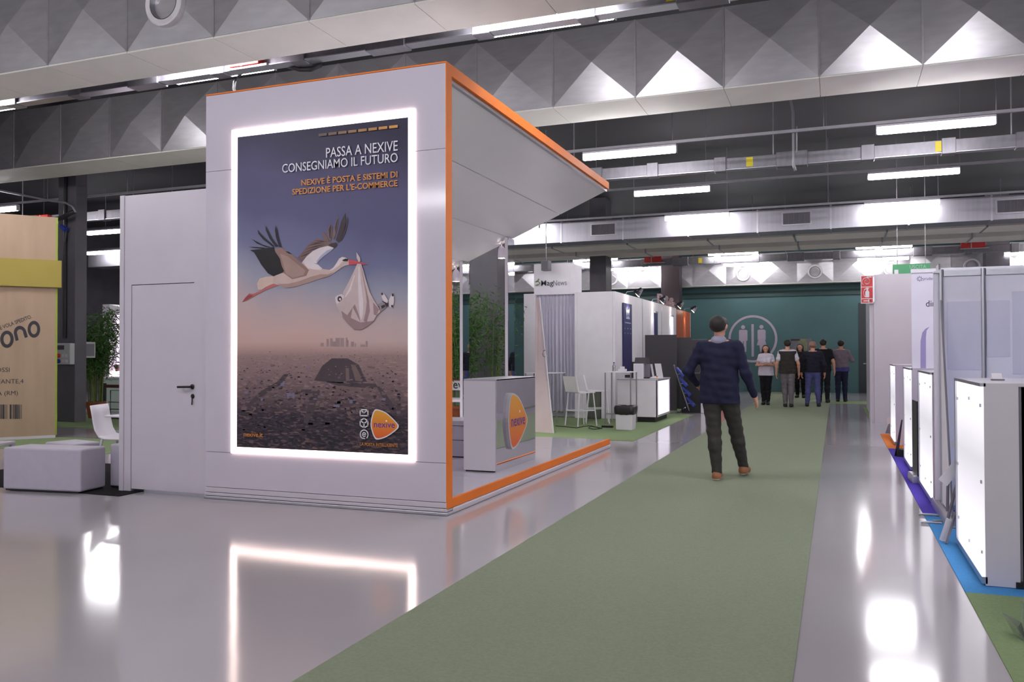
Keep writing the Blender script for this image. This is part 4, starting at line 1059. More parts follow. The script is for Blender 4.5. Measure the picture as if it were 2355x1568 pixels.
for k in range(3):
    M().hexa([(0.9 + k * 0.05, 11.0 + k * 0.1, 1.216 + k * 0.012), (1.12, 11.02 + k * 0.1, 1.216 + k * 0.012), (1.1, 11.3, 1.25 + k * 0.02), (0.88, 11.3, 1.24 + k * 0.02)] +
             [(0.9 + k * 0.05, 11.0 + k * 0.1, 1.222 + k * 0.012), (1.12, 11.02 + k * 0.1, 1.222 + k * 0.012), (1.1, 11.3, 1.256 + k * 0.02), (0.88, 11.3, 1.246 + k * 0.02)]).build('leaflet', PAPER, o)

# stand wall of lilac panels between aluminium posts
SY = 8.28
wt = Yp(2262, 619, SY).z
sw2 = thing('stand_wall', 'lilac panelled stand wall with aluminium posts behind the nearest glowing counter', 'partition', (0.82, SY, 0))
posts = [Yp(2165, 700, SY).x, Yp(2262, 700, SY).x]
posts.append(posts[1] + 1.0); posts.append(posts[2] + 1.0); posts.append(posts[3] + 1.0)
xl = Yp(2147, 700, SY).x
M().add([(xl, SY + 0.01, 0.1), (posts[0], SY + 0.01, 0.1), (posts[0], SY + 0.01, wt - 0.02), (xl, SY + 0.01, wt - 0.02)] + [(xl, SY + 0.03, 0.1), (posts[0], SY + 0.03, 0.1), (posts[0], SY + 0.03, wt - 0.02), (xl, SY + 0.03, wt - 0.02)],
        [(0, 1, 2, 3), (7, 6, 5, 4), (0, 3, 7, 4), (1, 5, 6, 2), (3, 2, 6, 7), (0, 4, 5, 1)]).build('panel', LILAC, sw2)
for a_, b_ in zip(posts, posts[1:]):
    B(a_ + 0.02, b_ - 0.02, SY + 0.005, SY + 0.02, 0.06, wt - 0.05).build('panel', LILAC, sw2)
    B(a_ + 0.02, b_ - 0.02, SY - 0.012, SY + 0.03, wt - 0.05, wt - 0.0).build('top_rail', ALU, sw2)
    B(a_ + 0.02, b_ - 0.02, SY - 0.012, SY + 0.03, 0.02, 0.06).build('bottom_rail', ALU, sw2)
B(xl, posts[0], SY - 0.012, SY + 0.03, wt - 0.02, wt).build('top_rail', ALU, sw2)
for a_ in posts:
    M().lathe([(0.02, 0.0), (0.02, wt + 0.01), (0.001, wt + 0.01)], (a_, SY, 0), 8).build('post', ALU, sw2)
    B(a_ - 0.03, a_ + 0.03, SY - 0.03, SY + 0.03, 0, 0.01).build('foot', ALU, sw2)
# a fabric print ghosts through the panels
GHOST = mat('pale_lilac_print', (218, 215, 234), 0.5, noise=0.04, scale=3)
for (x0, y0, x1, y1) in ((2180, 692, 2256, 850), (2330, 668, 2400, 860), (2270, 690, 2322, 820)):
    p, q = Yp(x0, y1, SY), Yp(x1, y0, SY)
    B(p.x, q.x, SY - 0.002, SY + 0.005, p.z, q.z).build('pale_print', GHOST, sw2)

# roll-up banner turned edge-on, its feet sticking out over the blue carpet
rbn = thing('roll_up_banner', 'tall white roll-up banner seen nearly edge-on with dark swirls and orange spot', 'banner', tuple(Zp(2175, 1195)))
a_, b_ = Zp(2158, 1162), Zp(2192, 1214)
zt3 = Yp(2163, 612, a_.y).z
def bplane(s, z, off=0.0):
    k = a_ + (b_ - a_) * s
    return (k.x - off, k.y, z)
mb = M()
vs = [bplane(0, 0.08), bplane(0.92, 0.08), bplane(0.2, zt3), bplane(0.0, zt3)]
mb.hexa([(v[0], v[1], v[2]) for v in vs] + [(v[0] + 0.012, v[1], v[2]) for v in vs]).build('sheet', MATW, rbn)
M().tube([bplane(0.92, 0.08, -0.006), bplane(0.2, zt3, -0.006)], 0.009, 6).build('edge_pole', GREY, rbn)
M().hexa([bplane(-0.03, 0.0, 0.06), bplane(1.0, 0.0, 0.06), bplane(1.0, 0.0, -0.06), bplane(-0.03, 0, -0.06), bplane(-0.03, 0.07, 0.05), bplane(1, 0.07, 0.05), bplane(1, 0.07, -0.05), bplane(-0.03, 0.07, -0.05)]).build('cassette', ALU, rbn, bev=0.008)
SWIRL = mat('slate_swirl', (88, 104, 124), 0.5, noise=0.2, scale=4)
def bz(y): return Yp(2163, y, a_.y).z
flat('swirl_print', [[(0.03, bz(690)), (0.12, bz(720)), (0.14, bz(790)), (0.05, bz(860)), (0.0, bz(800))], [(0.05, bz(640)), (0.1, bz(650)), (0.09, bz(700)), (0.05, bz(690))], [(0.0, bz(880)), (0.08, bz(900)), (0.05, bz(1000)), (0, bz(970))], [(0.25, bz(930)), (0.3, bz(940)), (0.28, bz(1010)), (0.22, bz(990))], [(0.0, bz(1000)), (0.06, bz(1010)), (0.03, bz(1040)), (0.0, bz(1040))]], SWIRL, rbn, lambda s, z: bplane(s, z, 0.002))
flat('orange_spot', [[(0.14 + 0.12 * math.cos(t * math.pi / 8), bz(1068) + 0.2 * math.sin(t * math.pi / 8)) for t in range(16)]], ORANGE, rbn, lambda s, z: bplane(s, z, 0.0025))
for (x0, y0), (x1, y1) in (((2113, 1182), (2158, 1185)), ((2118, 1200), (2166, 1203))):
    M().tube([Zp(x0, y0, 0.012), Zp(x1, y1, 0.012)], 0.011, 6).build('foot', ALU, rbn)

# zigzag leaflet stand beside the nearest counter
ls = thing('leaflet_stand', 'zigzag leaflet stand with tilted white trays beside the nearest glowing counter', 'leaflet stand', tuple(Zp(2185, 1250)))
LYs = 7.02
def tray(pts, name, mt, dy=0.1, yb=LYs):
    k = [Yp(x, y, yb) for x, y in pts]
    return M().hexa([tuple(v) for v in k] + [(v.x + 0.006, v.y + 0.02, v.z + 0.004) for v in k]).build(name, mt, ls)
tray([(2184, 1022), (2207, 998), (2213, 1004), (2199, 1031)], 'leaflet_tray', PAPER)
t2_ = tray([(2158, 1102), (2203, 1049), (2222, 1062), (2178, 1118)], 'leaflet_tray', PAPER, yb=6.98)
k = [Yp(x, y, 6.965) for x, y in ((2195, 1064), (2201, 1057), (2209, 1064), (2204, 1071))]
M().add([tuple(v) for v in k], [(0, 1, 2, 3)]).build('orange_print', ORANGE, t2_)
tray([(2160, 1240), (2176, 1192), (2190, 1200), (2174, 1253)], 'leaflet_tray', PAPER, yb=6.95)
tray([(2174, 1253), (2190, 1200), (2207, 1140), (2207, 1165)], 'tray_side', MATW, yb=6.95)
M().tube([Yp(2212, 1070, 7.0), Yp(2196, 1130, 7.0), Yp(2180, 1192, 7.0)], 0.012, 6).build('pole', GREY, ls)
M().tube([Yp(2180, 1105, 7.1), Yp(2179, 1175, 7.1)], 0.012, 6).build('pole', GREY, ls)
M().tube([Zp(2176, 1250, 0.01), Yp(2207, 1150, 6.98)], 0.01, 6).build('leg', GREY, ls)
for q in ((2176, 1200), (2205, 1215)):
    k = Zp(q[0], q[1], 0.01)
    M().tube([(k.x - 0.1, k.y, 0.012), (k.x + 0.12, k.y + 0.05, 0.012)], 0.01, 6).build('base_bar', ALU, ls)

# white stand wall with the purple arch print, further along
PY = 10.95
pw_ = thing('stand_wall', 'white stand wall with pale violet arch print and small lettering', 'partition', (0.83, PY, 0))
x0_ = Yp(2096, 700, PY).x; pt_ = Yp(2120, 627, PY).z
B(x0_, 4.5, PY, PY + 0.04, 0, pt_).build('panel', LILAC, pw_)
B(x0_, 4.5, PY - 0.01, PY + 0.05, pt_, pt_ + 0.045).build('top_rail', ALU, pw_)
text('lettering', 'pruden', tuple(Yp(2123, 644, PY - 0.003)), mat('pale_violet_ink', (120, 116, 160), 0.5, noise=0.03), pw_, h=0.035, width=0.115)
text('lettering', 'din', tuple(Yp(2129.5, 705, PY - 0.003)), INK, pw_, h=0.072, width=0.105)
text('lettering', 'I', tuple(Yp(2146, 688, PY - 0.003)), INK, pw_, h=0.06)
c_ = Yp(2115, 641, PY - 0.003)
mb = M()
for k in range(8):
    an = k * math.pi / 4
    stroke(mb, lambda a, b: (a, PY - 0.003, b), [(c_.x + 0.016 * math.cos(an), c_.z + 0.016 * math.sin(an)), (c_.x + 0.03 * math.cos(an), c_.z + 0.03 * math.sin(an))], 0.008)
mb.build('emblem', mat('pale_violet_ink', (120, 116, 160), 0.5), pw_)
ap = [(2117, 856), (2117, 785), (2121, 765), (2128, 756), (2138, 751), (2131, 760), (2129.5, 775), (2129.5, 856)]
mb = M(); mb.add([tuple(Yp(x, y, PY - 0.002)) for x, y in ap], [tuple(range(8))]); mb.build('arch_print', mat('violet_arch_ink', (166, 154, 204), 0.5, noise=0.04), pw_)

# black roll-up edge
bb_ = thing('roll_up_banner', 'thin black banner seen edge-on between the second and third glowing counters', 'banner', tuple(Zp(2105, 1108)))
a_, b_ = Zp(2099, 1102), Zp(2110, 1113)
zt4 = Yp(2105, 923, b_.y).z
M().hexa([(a_.x, a_.y, 0.08), (b_.x, b_.y, 0.08), (b_.x + 0.012, b_.y, 0.08), (a_.x + 0.012, a_.y, 0.08), (a_.x, a_.y, zt4), (b_.x, b_.y, zt4), (b_.x + 0.012, b_.y, zt4), (a_.x + 0.012, a_.y, zt4)]).build('sheet', BLACK, bb_)
M().hexa([(a_.x - 0.05, a_.y, 0), (b_.x - 0.05, b_.y, 0), (b_.x + 0.06, b_.y, 0), (a_.x + 0.06, a_.y, 0), (a_.x - 0.05, a_.y, 0.09), (b_.x - 0.05, b_.y, 0.09), (b_.x + 0.06, b_.y, 0.09), (a_.x + 0.06, a_.y, 0.09)]).build('cassette', ALU, bb_, bev=0.01)
# small leaning leaflet boards by the far counters
ll = thing('leaflet_easel', 'dark leaning leaflet board beside the third glowing counter', 'easel', tuple(Zp(2062, 1050)))
k = [Zp(2057, 1048, 0.006), Zp(2066, 1046, 0.006), Yp(2076, 965, 12.4), Yp(2073, 965, 12.4)]
M().hexa([tuple(v) for v in k] + [(v.x, v.y + 0.02, v.z) for v in k]).build('board', mat('dim_grey_board', (96, 92, 100), 0.5, noise=0.05), ll)
k = Zp(2068, 1052, 0.006)
B(k.x - 0.02, k.x + 0.2, k.y + 0.1, k.y + 0.3, 0.006, 0.1).build('foot_block', BLACK, ll)
ll = thing('leaflet_easel', 'small white leaflet easel in front of the far white booth', 'easel', tuple(Zp(2045, 998)))
k = [Zp(2036, 996, 0.006), Zp(2050, 997, 0.006), Yp(2053, 968, 15.95), Yp(2047, 965, 15.95)]
M().hexa([tuple(v) for v in k] + [(v.x, v.y + 0.02, v.z) for v in k]).build('board', GREY, ll)
k = [Yp(x, y, 15.7) for x, y in ((2040, 962), (2052, 956), (2052, 972), (2041, 976))]
M().hexa([tuple(v) for v in k] + [(v.x, v.y + 0.01, v.z) for v in k]).build('leaflet', PAPER, ll)

# far white booth with the fire equipment sign
fb = thing('white_booth', 'plain tall white booth at the right of the aisle carrying a red sign', 'booth', (0.7, 18.2, 0))
ft = Yp(2050, 630, 18.2).z
B(0.70, 3.6, 18.2, 18.25, 0.0, ft).build('front_wall', WHITE, fb)
B(0.62, 0.70, 18.25, 19.0, 0.0, ft - 0.02).build('side_wall', WHITE, fb)
B(0.70, 0.75, 19.0, 23.0, 0.0, ft - 0.05).build('side_wall', WHITE, fb)
B(0.6, 0.71, 18.116, 18.2, 2.4, 2.9).build('sign_bracket', ALU, fb)
fsn = thing('fire_sign', 'red fire hose and extinguisher sign on the far white booth corner', 'sign', (0.57, 18.1, 2.4))
p, q = Yp(1980, 698, 18.1), Yp(2008, 633, 18.1)
SW, SH = q.x - p.x, q.z - p.z
B(p.x, q.x, 18.1, 18.115, p.z, q.z).build('plate', PAPER, fsn)
def fp(a, b, off=0.002): return (p.x + a * SW, 18.1 - off, p.z + b * SH)
for z0, z1 in ((0.03, 0.155), (0.185, 0.575), (0.605, 0.98)):
    M().add([fp(0.05, z0), fp(0.95, z0), fp(0.95, z1), fp(0.05, z1)], [(0, 1, 2, 3)]).build('red_field', RED, fsn)
mb = M()
def fpl(a, b): return fp(a, b, 0.004)
stroke(mb, fpl, [(0.22, 0.092), (0.75, 0.092)], 0.035)
stroke(mb, fpl, [(0.6, 0.13), (0.78, 0.092), (0.6, 0.054)], 0.03)
mb.build('arrow', WHITEINK, fsn)
mb = M()
mb.add([fpl(a, b) for a, b in ((0.38, 0.22), (0.66, 0.22), (0.68, 0.25), (0.68, 0.42), (0.6, 0.46), (0.58, 0.5), (0.66, 0.53), (0.6, 0.56), (0.45, 0.56), (0.4, 0.52), (0.46, 0.5), (0.45, 0.46), (0.36, 0.42), (0.36, 0.25))], [tuple(range(14))])
stroke(mb, fpl, [(0.42, 0.53), (0.28, 0.5), (0.22, 0.4), (0.26, 0.28), (0.34, 0.24)], 0.03)
mb.build('extinguisher_pictogram', WHITEINK, fsn)
mb = M()
sp_ = [(0.47 + (0.06 + 0.032 * t) * 1.0 * math.cos(t * 1.0), 0.79 + (0.06 + 0.032 * t) * 0.43 * math.sin(t * 1.0)) for t in np.arange(0, 10.4, 0.3)]
stroke(mb, fpl, sp_ , 0.028)
stroke(mb, fpl, [(0.5, 0.945), (0.88, 0.945)], 0.035)
mb.build('hose_pictogram', WHITEINK, fsn)
gs = thing('exit_sign', 'green overhead exit sign above the far white booth', 'sign', (1.6, 21.0, 3.3))
p, q = Yp(2053, 632, 21.0), Yp(2140, 608, 21.0)
GREENS = mat('exit_green', (66, 150, 98), 0.4, noise=0.04)
B(p.x, q.x, 21.0, 21.04, p.z, q.z + 0.03).build('plate', GREENS, gs)
M().tube([(p.x + 0.1, 21.02, q.z), (p.x + 0.1, 21.02, 6.3)], 0.008, 6).build('hanger', GREYST, gs)
M().tube([(q.x - 0.1, 21.02, q.z), (q.x - 0.1, 21.02, 6.3)], 0.008, 6).build('hanger', GREYST, gs)
text('lettering', 'USCITA', tuple(Yp(2092, 618, 20.99)), mat('pale_green_ink', (150, 190, 168), 0.5, noise=0.02), gs, h=0.08, width=0.34)
k, j = Yp(2057, 630, 20.99), Yp(2066, 620, 20.99)
B(k.x, j.x, 20.985, 21.0, k.z, j.z).build('pictogram', WHITEINK, gs)

# clear acrylic holder lying on the green carpet at the right edge
ah = thing('acrylic_holder', 'clear acrylic leaflet holder lying on the near green carpet at the right edge', 'holder', tuple(Zp(2345, 1465)))
ACR = mat('clear_acrylic', (226, 232, 232), 0.05, trans=0.85, noise=0.01)
k0, k1, k2, k3 = Zp(2332, 1458, 0.008), Zp(2360, 1476, 0.008), Zp(2385, 1462, 0.008), Zp(2352, 1446, 0.008)
for a_, b_, up1, up2 in ((k0, k1, (-0.05, 0.02, 0.1), (-0.02, 0.0, 0.09)), (k1, k2, (0.02, 0, 0.1), (0.05, 0, 0.12)), (k3, k2, (0.0, 0.03, 0.13), (0.05, 0.02, 0.14))):
    c_, d_ = b_ + Vector(up2), a_ + Vector(up1)
    M().hexa([tuple(v) for v in (a_, b_, c_, d_)] + [(v.x + 0.002, v.y + 0.004, v.z) for v in (a_, b_, c_, d_)]).build('pane', ACR, ah)

# ================================================================ FAR WALL: TOILET SIGN, POSTER
ts = thing('toilet_sign', 'big pale man and woman sign in a circle on the teal wall', 'sign', (-2.84, YW, 1.91))
SIGNP = mat('pale_lilac_paint', (176, 164, 184), 0.6, noise=0.03)
cxs, czs, R0 = Yp(1731, 779, YW).x, Yp(1731, 779, YW).z, 0.855
def wpl(a, b): return (cxs + a * R0, YW - 0.012, czs + b * R0)
mb = M(); ring(mb, wpl, 0, 0, 0.905, 1.0, 64); mb.build('circle', SIGNP, ts)
M().add([wpl(-0.05, -0.75), wpl(0.05, -0.75), wpl(0.05, 0.62), wpl(-0.05, 0.62)], [(0, 1, 2, 3)]).build('bar', SIGNP, ts)
mb = M()
mb.add([wpl(a, b) for a, b in disc(-0.39, 0.5, 0.085, n=20)], [tuple(range(20))])
mb.add([wpl(a, b) for a, b in ((-0.54, 0.37), (-0.52, 0.385), (-0.26, 0.385), (-0.21, 0.35), (-0.21, -0.06), (-0.235, -0.09), (-0.26, -0.06), (-0.26, -0.53), (-0.29, -0.56), (-0.36, -0.53), (-0.37, -0.1), (-0.40, -0.1), (-0.41, -0.53), (-0.47, -0.56), (-0.5, -0.53), (-0.5, -0.06), (-0.53, -0.09), (-0.56, -0.06), (-0.56, 0.34))], [tuple(range(19))])
mb.build('man_figure', SIGNP, ts)
mb = M()
mb.add([wpl(a, b) for a, b in disc(0.36, 0.5, 0.085, n=20)], [tuple(range(20))])
mb.add([wpl(a, b) for a, b in ((0.2, 0.34), (0.24, 0.385), (0.48, 0.385), (0.53, 0.34), (0.53, -0.05), (0.5, -0.02), (0.56, -0.27), (0.46, -0.28), (0.43, -0.53), (0.4, -0.56), (0.33, -0.56), (0.3, -0.53), (0.28, -0.28), (0.17, -0.27), (0.23, -0.02), (0.2, -0.05))], [tuple(range(16))])
mb.build('woman_figure', SIGNP, ts)
po_ = thing('wall_poster', 'dark framed grey poster on the teal wall behind the group', 'poster', (-1.1, YW, 1.0))
p, q = Yp(1820, 905, YW), Yp(1867, 778, YW)
B(p.x, q.x, YW - 0.05, YW, 0.05, q.z).build('panel', mat('grey_poster', (96, 98, 106), 0.5, noise=0.15, scale=3), po_)
B(p.x + 0.25, q.x - 0.15, YW - 0.056, YW - 0.05, q.z - 1.0, q.z - 0.02).build('picture', mat('olive_picture', (110, 112, 86), 0.5, noise=0.5, scale=4), po_)
B(p.x, p.x + 0.3, YW - 0.058, YW - 0.05, q.z - 0.08, q.z - 0.02).build('dark_corner', BLACK, po_)

# ================================================================ LEFT STANDS ALONG THE AISLE
mw = thing('curtain_wall', 'white stand wall with curtain opening behind the bar stools', 'partition', (-5.4, 17.5, 0))
MY = 17.5
mx0, mx1 = Yp(1205, 800, MY).x, -4.455
mt_ = Yp(1300, 673, MY).z
ca, cb = Yp(1231, 800, MY).x, Yp(1322, 800, MY).x
B(mx0, ca, MY, MY + 0.06, 0, mt_).build('wall_panel', MATW, mw)
B(cb, Yp(1328, 800, MY).x, MY - 0.01, MY + 0.06, 0, mt_).build('jamb', MATW, mw)
B(Yp(1328, 800, MY).x + 0.003, mx1, MY, MY + 0.06, 0, mt_).build('wall_panel', MATW, mw)
B(ca, cb, MY, MY + 0.06, mt_ - 0.03, mt_).build('lintel', MATW, mw)
cu_ = thing('curtain', 'pleated white curtain closing the stand wall opening', 'curtain', ((ca + cb) / 2, MY + 0.1, 0.3))
n = 96
z0c, z1c = Yp(1270, 945, MY + 0.1).z, mt_ - 0.03
vs, fs = [], []
for i in range(n + 1):
    s = i / n
    x = ca + 0.01 + (cb - ca - 0.02) * s
    ph = s * 11 * 2 * math.pi + 0.8 * math.sin(s * 17)
    for z, am in ((z1c, 0.018), (z1c - 0.5, 0.035), (z0c, 0.045)):
        vs.append((x, MY + 0.1 + am * math.sin(ph) + 0.01 * math.sin(ph * 2.1), z))
for i in range(n):
    for k in range(2):
        fs.append((i * 3 + k, i * 3 + 3 + k, i * 3 + 4 + k, i * 3 + 1 + k))
M().add(vs, fs).build('cloth', mat('white_curtain', (206, 202, 218), 0.8, noise=0.03), cu_, smooth=True)
M().tube([(ca, MY + 0.1, z1c + 0.01), (cb, MY + 0.1, z1c + 0.01)], 0.012, 8).build('rod', ALU, cu_)
B(ca, cb, MY + 0.3, MY + 0.34, 0, mt_ - 0.1).build('back_panel', MATW, mw)

tw = thing('logo_tower', 'white box tower with black and grey lettering above the curtain wall', 'sign tower', (-5.8, 17.7, 2.7))
a_, b_ = Yp(1228, 640, 17.7).x, Yp(1311, 640, 17.7).x
zt5 = Yp(1310, 604, 17.7).z
B(a_, b_, 17.7, 17.75, mt_ - 0.25, zt5).build('front_board', MATW, tw)
B(b_ - 0.05, b_, 17.753, 18.6, mt_ - 0.25, zt5).build('side_board', MATW, tw)
B(a_, a_ + 0.05, 17.753, 18.6, mt_ - 0.25, zt5).build('side_board', MATW, tw)
text('lettering_bold', 'Mag', tuple(Yp(1244.5, 657, 17.69)), INK, tw, h=0.115, bold=0.007, width=0.285)
text('lettering_light', 'News', tuple(Yp(1272.5, 656.5, 17.69)), GREY, tw, h=0.115, width=0.31)
mb = M()
k = Yp(1239, 651, 17.69)
stroke(mb, lambda a, b: (k.x + a, 17.69, k.z + b), [(-0.04, 0.055), (0.03, 0.0), (-0.03, -0.055)], 0.016)
mb.build('chevron', GREY, tw)
mb = M()
stroke(mb, lambda a, b: (k.x + a, 17.689, k.z + b), [(-0.07, 0.03), (-0.02, 0.045), (0.0, 0.09)], 0.03)
stroke(mb, lambda a, b: (k.x + a, 17.689, k.z + b), [(-0.07, -0.05), (-0.02, -0.03)], 0.03)
mb.build('green_leaf_mark', mat('leaf_green_ink', (120, 150, 80), 0.5, noise=0.03), tw)
o = thing('loudspeaker', 'grey box hanging in front of the lettered tower top', 'box', tuple(Yp(1262, 612, 17.5)))
p, q = Yp(1251, 624, 17.5), Yp(1268, 600, 17.5)
B(p.x, q.x, 17.3, 17.5, p.z, q.z).build('cabinet', GREY, o, bev=0.01)
M().tube([((p.x + q.x) / 2, 17.4, q.z), ((p.x + q.x) / 2, 17.4, 6.3)], 0.01, 6).build('hanger', GREYST, o)
B(p.x + 0.02, q.x - 0.02, 17.29, 17.3, p.z + 0.02, q.z - 0.02).build('grille', DARK, o)

# stand fronts along the aisle
SX = -4.4
def aisle_wall(x, ya, yb, z, mt, label):
    o = thing('stand_side_wall', label, 'partition', (x, ya, 0))
    B(x - 0.05, x, ya, (ya + yb) / 2 - 0.004, 0, z).build('panel', mt, o)
    B(x - 0.05, x, (ya + yb) / 2 + 0.004, yb, 0, z).build('panel', mt, o)
    B(x - 0.06, x + 0.008, yb - 0.02, yb + 0.02, 0, z).build('post', ALU, o)
    return o
aisle_wall(SX, MY, 20.2, mt_, MATW, 'white side wall with the navy banner, along the aisle')
aisle_wall(SX, 20.22, 22.6, mt_, MATW, 'white side wall behind the dark partitions')
aisle_wall(SX, 22.62, 24.8, mt_, MATW, 'white side wall with a lit strip, next to the orange wall')
ow = aisle_wall(SX, 24.85, 27.4, mt_ - 0.02, mat('orange_brown_wall', (176, 84, 42), 0.4, noise=0.08), 'burnt orange side wall at the far end of the left stands')
nb = thing('navy_banner', 'narrow navy banner with white marks under a spotlight', 'banner', (SX, 18.6, 1.2))
ya_, yb_ = Xp(1434, 780, SX + 0.03).y, Xp(1453.5, 780, SX + 0.03).y
zl, zh = Xp(1450, 853, SX + 0.03).z, Xp(1443, 698, SX + 0.03).z
B(SX + 0.005, SX + 0.03, ya_, yb_, zl, zh).build('sheet', NAVY, nb)
BW, BH = yb_ - ya_, zh - zl
def nbp(a, b): return (SX + 0.0325, ya_ + a * BW, zl + b * BH)
mb = M()
stroke(mb, nbp, [(0.3, 0.93), (0.4, 0.845), (0.5, 0.93), (0.62, 0.845), (0.7, 0.93)], 0.06)
mb.build('white_mark', WHITEINK, nb)
mb = M()
PALEI = mat('dim_white_ink', (150, 150, 186), 0.5, noise=0.1)
for a0, b0, a1, b1 in ((0.33, 0.8, 0.7, 0.8), (0.3, 0.78, 0.72, 0.78), (0.15, 0.715, 0.85, 0.715), (0.12, 0.63, 0.2, 0.63), (0.45, 0.63, 0.55, 0.63), (0.78, 0.63, 0.88, 0.63), (0.12, 0.56, 0.2, 0.56), (0.45, 0.56, 0.55, 0.56), (0.78, 0.56, 0.88, 0.56)):
    stroke(mb, nbp, [(a0, b0), (a1, b1)], 0.014)
mb.build('small_marks', PALEI, nb)
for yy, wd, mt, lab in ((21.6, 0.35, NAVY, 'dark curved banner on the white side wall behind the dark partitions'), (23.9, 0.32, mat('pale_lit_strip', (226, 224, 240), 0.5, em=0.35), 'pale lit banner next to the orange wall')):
    o = thing('wall_banner', lab, 'banner', (SX, yy, 1.5))
    B(SX + 0.005, SX + 0.03, yy, yy + wd, 1.2, mt_ - 0.28).build('sheet', mt, o)
    B(SX + 0.0, SX + 0.04, yy - 0.02, yy + wd + 0.02, mt_ - 0.28, mt_ - 0.24).build('clamp', ALU, o)
def wall_spot(y, label, power=14):
    o = thing('arm_spotlight', label, 'spotlight', (SX, y, mt_))
    M().tube([(SX - 0.02, y, mt_), (SX + 0.02, y, mt_ + 0.06), (SX + 0.3, y, mt_ + 0.08)], 0.012, 6).build('arm', ALU, o)
    h = M().tube([(SX + 0.36, y, mt_ + 0.12), (SX + 0.3, y, mt_ + 0.06), (SX + 0.24, y, mt_ - 0.0)], [0.04, 0.075, 0.1], 10).build('head', CHROME, o, smooth=False)
    M().tube([(SX + 0.243, y, mt_ + 0.0), (SX + 0.238, y, mt_ - 0.004)], 0.09, 12).build('lens', WARM, h)
    d = bpy.data.lights.new('spot_beam', 'SPOT')
    d.energy, d.spot_size, d.spot_blend, d.shadow_soft_size = power, 0.9, 0.6, 0.05
    lo = bpy.data.objects.new('spot_beam', d)
    lo.location = (SX + 0.24, y, mt_ - 0.02)
    lo.rotation_euler = Vector((-0.24, 0, -0.42)).to_track_quat('-Z', 'Y').to_euler()
    COL.objects.link(lo)
wall_spot((ya_ + yb_) / 2, 'chrome arm spotlight over the navy banner')
wall_spot(21.4, 'chrome arm spotlight over the dark curved banner')
wall_spot(23.9, 'chrome arm spotlight over the pale lit banner')
wall_spot(26.3, 'chrome arm spotlight over the burnt orange wall')
lt_ = thing('cut_letters', 'pink cut-out letters standing on the side wall top', 'letters', (SX, 23.0, mt_))
PINKL = mat('pinkish_letter', (190, 160, 164), 0.5, noise=0.05)
for i, s_ in enumerate(('R', '&', '&')):
    k = [Xp(1526, 700, SX).y, Xp(1539, 703, SX).y, Xp(1551, 706, SX).y][i]
    t_ = text('letter', s_, (SX - 0.02, k - 0.22, mt_ + 0.01), PINKL, lt_, h=0.27, u=(0.75, 0.66, 0), align='CENTER', bold=0.02, width=0.21)
    md = t_.modifiers.new('thick', 'SOLIDIFY'); md.thickness = 0.05

# reception counter, bin, tables, stools
rc = thing('reception_counter', 'white reception counter with glowing right side and dark plinth', 'counter', (-3.6, 16.8, 0))
ry0, rx1 = 16.86, -3.37
rx0 = Yp(1420, 920, ry0).x
ry1 = Xp(1541, 930, rx1).y
rt_ = Yp(1480, 871, ry0).z
B(rx0, rx1 - 0.01, ry0, ry0 + 0.03, 0.11, rt_ - 0.03).build('front_panel', MATW, rc)
B(rx0, rx0 + 0.03, ry0 + 0.03, ry1, 0.11, rt_ - 0.03).build('side_panel', MATW, rc)
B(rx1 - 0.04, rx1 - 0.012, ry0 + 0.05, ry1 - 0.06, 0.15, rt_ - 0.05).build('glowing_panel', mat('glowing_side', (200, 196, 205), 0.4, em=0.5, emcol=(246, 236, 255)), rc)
B(rx1 - 0.03, rx1, ry0, ry0 + 0.05, 0.11, rt_ - 0.03).build('corner_trim', WHITE, rc)
B(rx1 - 0.03, rx1, ry1 - 0.06, ry1, 0.11, rt_ - 0.03).build('corner_trim', WHITE, rc)
B(rx1 - 0.03, rx1, ry0 + 0.05, ry1 - 0.06, 0.11, 0.15).build('bottom_trim', WHITE, rc)
B(rx0 - 0.01, rx1 + 0.01, ry0 - 0.01, ry1 + 0.01, rt_ - 0.03, rt_).build('worktop', WHITE, rc, bev=0.004)
B(rx0 + 0.05, rx1 - 0.06, ry0 + 0.04, ry1 - 0.06, 0.0, 0.11).build('plinth', BLACK, rc)
def on_counter(name, label, cat, x0, y0, x1, y1, Y, d, mt, part, lean=0.0):
    o = thing(name, label, cat, ((Yp(x0, y0, Y).x + Yp(x1, y1, Y).x) / 2, Y, rt_))
    p, q = Yp(x0, y1, Y), Yp(x1, y0, Y)
    M().hexa([(p.x, Y, rt_), (q.x, Y, rt_), (q.x, Y + d, rt_), (p.x, Y + d, rt_), (p.x - lean, Y, q.z), (q.x - lean, Y, q.z), (q.x - lean, Y + d, q.z), (p.x - lean, Y + d, q.z)]).build(part, mt, o)
    return o, p, q
o, p, q = on_counter('computer', 'white computer tower standing on the reception counter', 'computer', 1457, 836, 1479, 871, 17.1, 0.4, MATW, 'case')
B(p.x + 0.02, q.x - 0.02, 17.095, 17.1, rt_ + 0.02, q.z - 0.02).build('front_cover', PAPER, o)
o, p, q = on_counter('box', 'black box behind the white computer tower on the reception counter', 'box', 1452, 832, 1462, 871, 17.55, 0.3, BLACK, 'body')
B(Yp(1437, 871, 17.6).x, p.x, 17.6, 17.9, rt_, Yp(1440, 862, 17.6).z).build('tray', BLACK, o)
o = thing('printer', 'black printer top above the white computer tower', 'printer', (p.x, 17.2, rt_))
k, j = Yp(1460, 836, 17.2), Yp(1487, 822, 17.2)
M().hexa([(k.x, 17.15, k.z), (j.x, 17.15, k.z), (j.x, 17.5, k.z), (k.x, 17.5, k.z), (k.x + 0.015, 17.17, j.z), (j.x, 17.17, j.z), (j.x, 17.5, j.z), (k.x + 0.015, 17.5, j.z)]).build('lid', BOARDK, o)
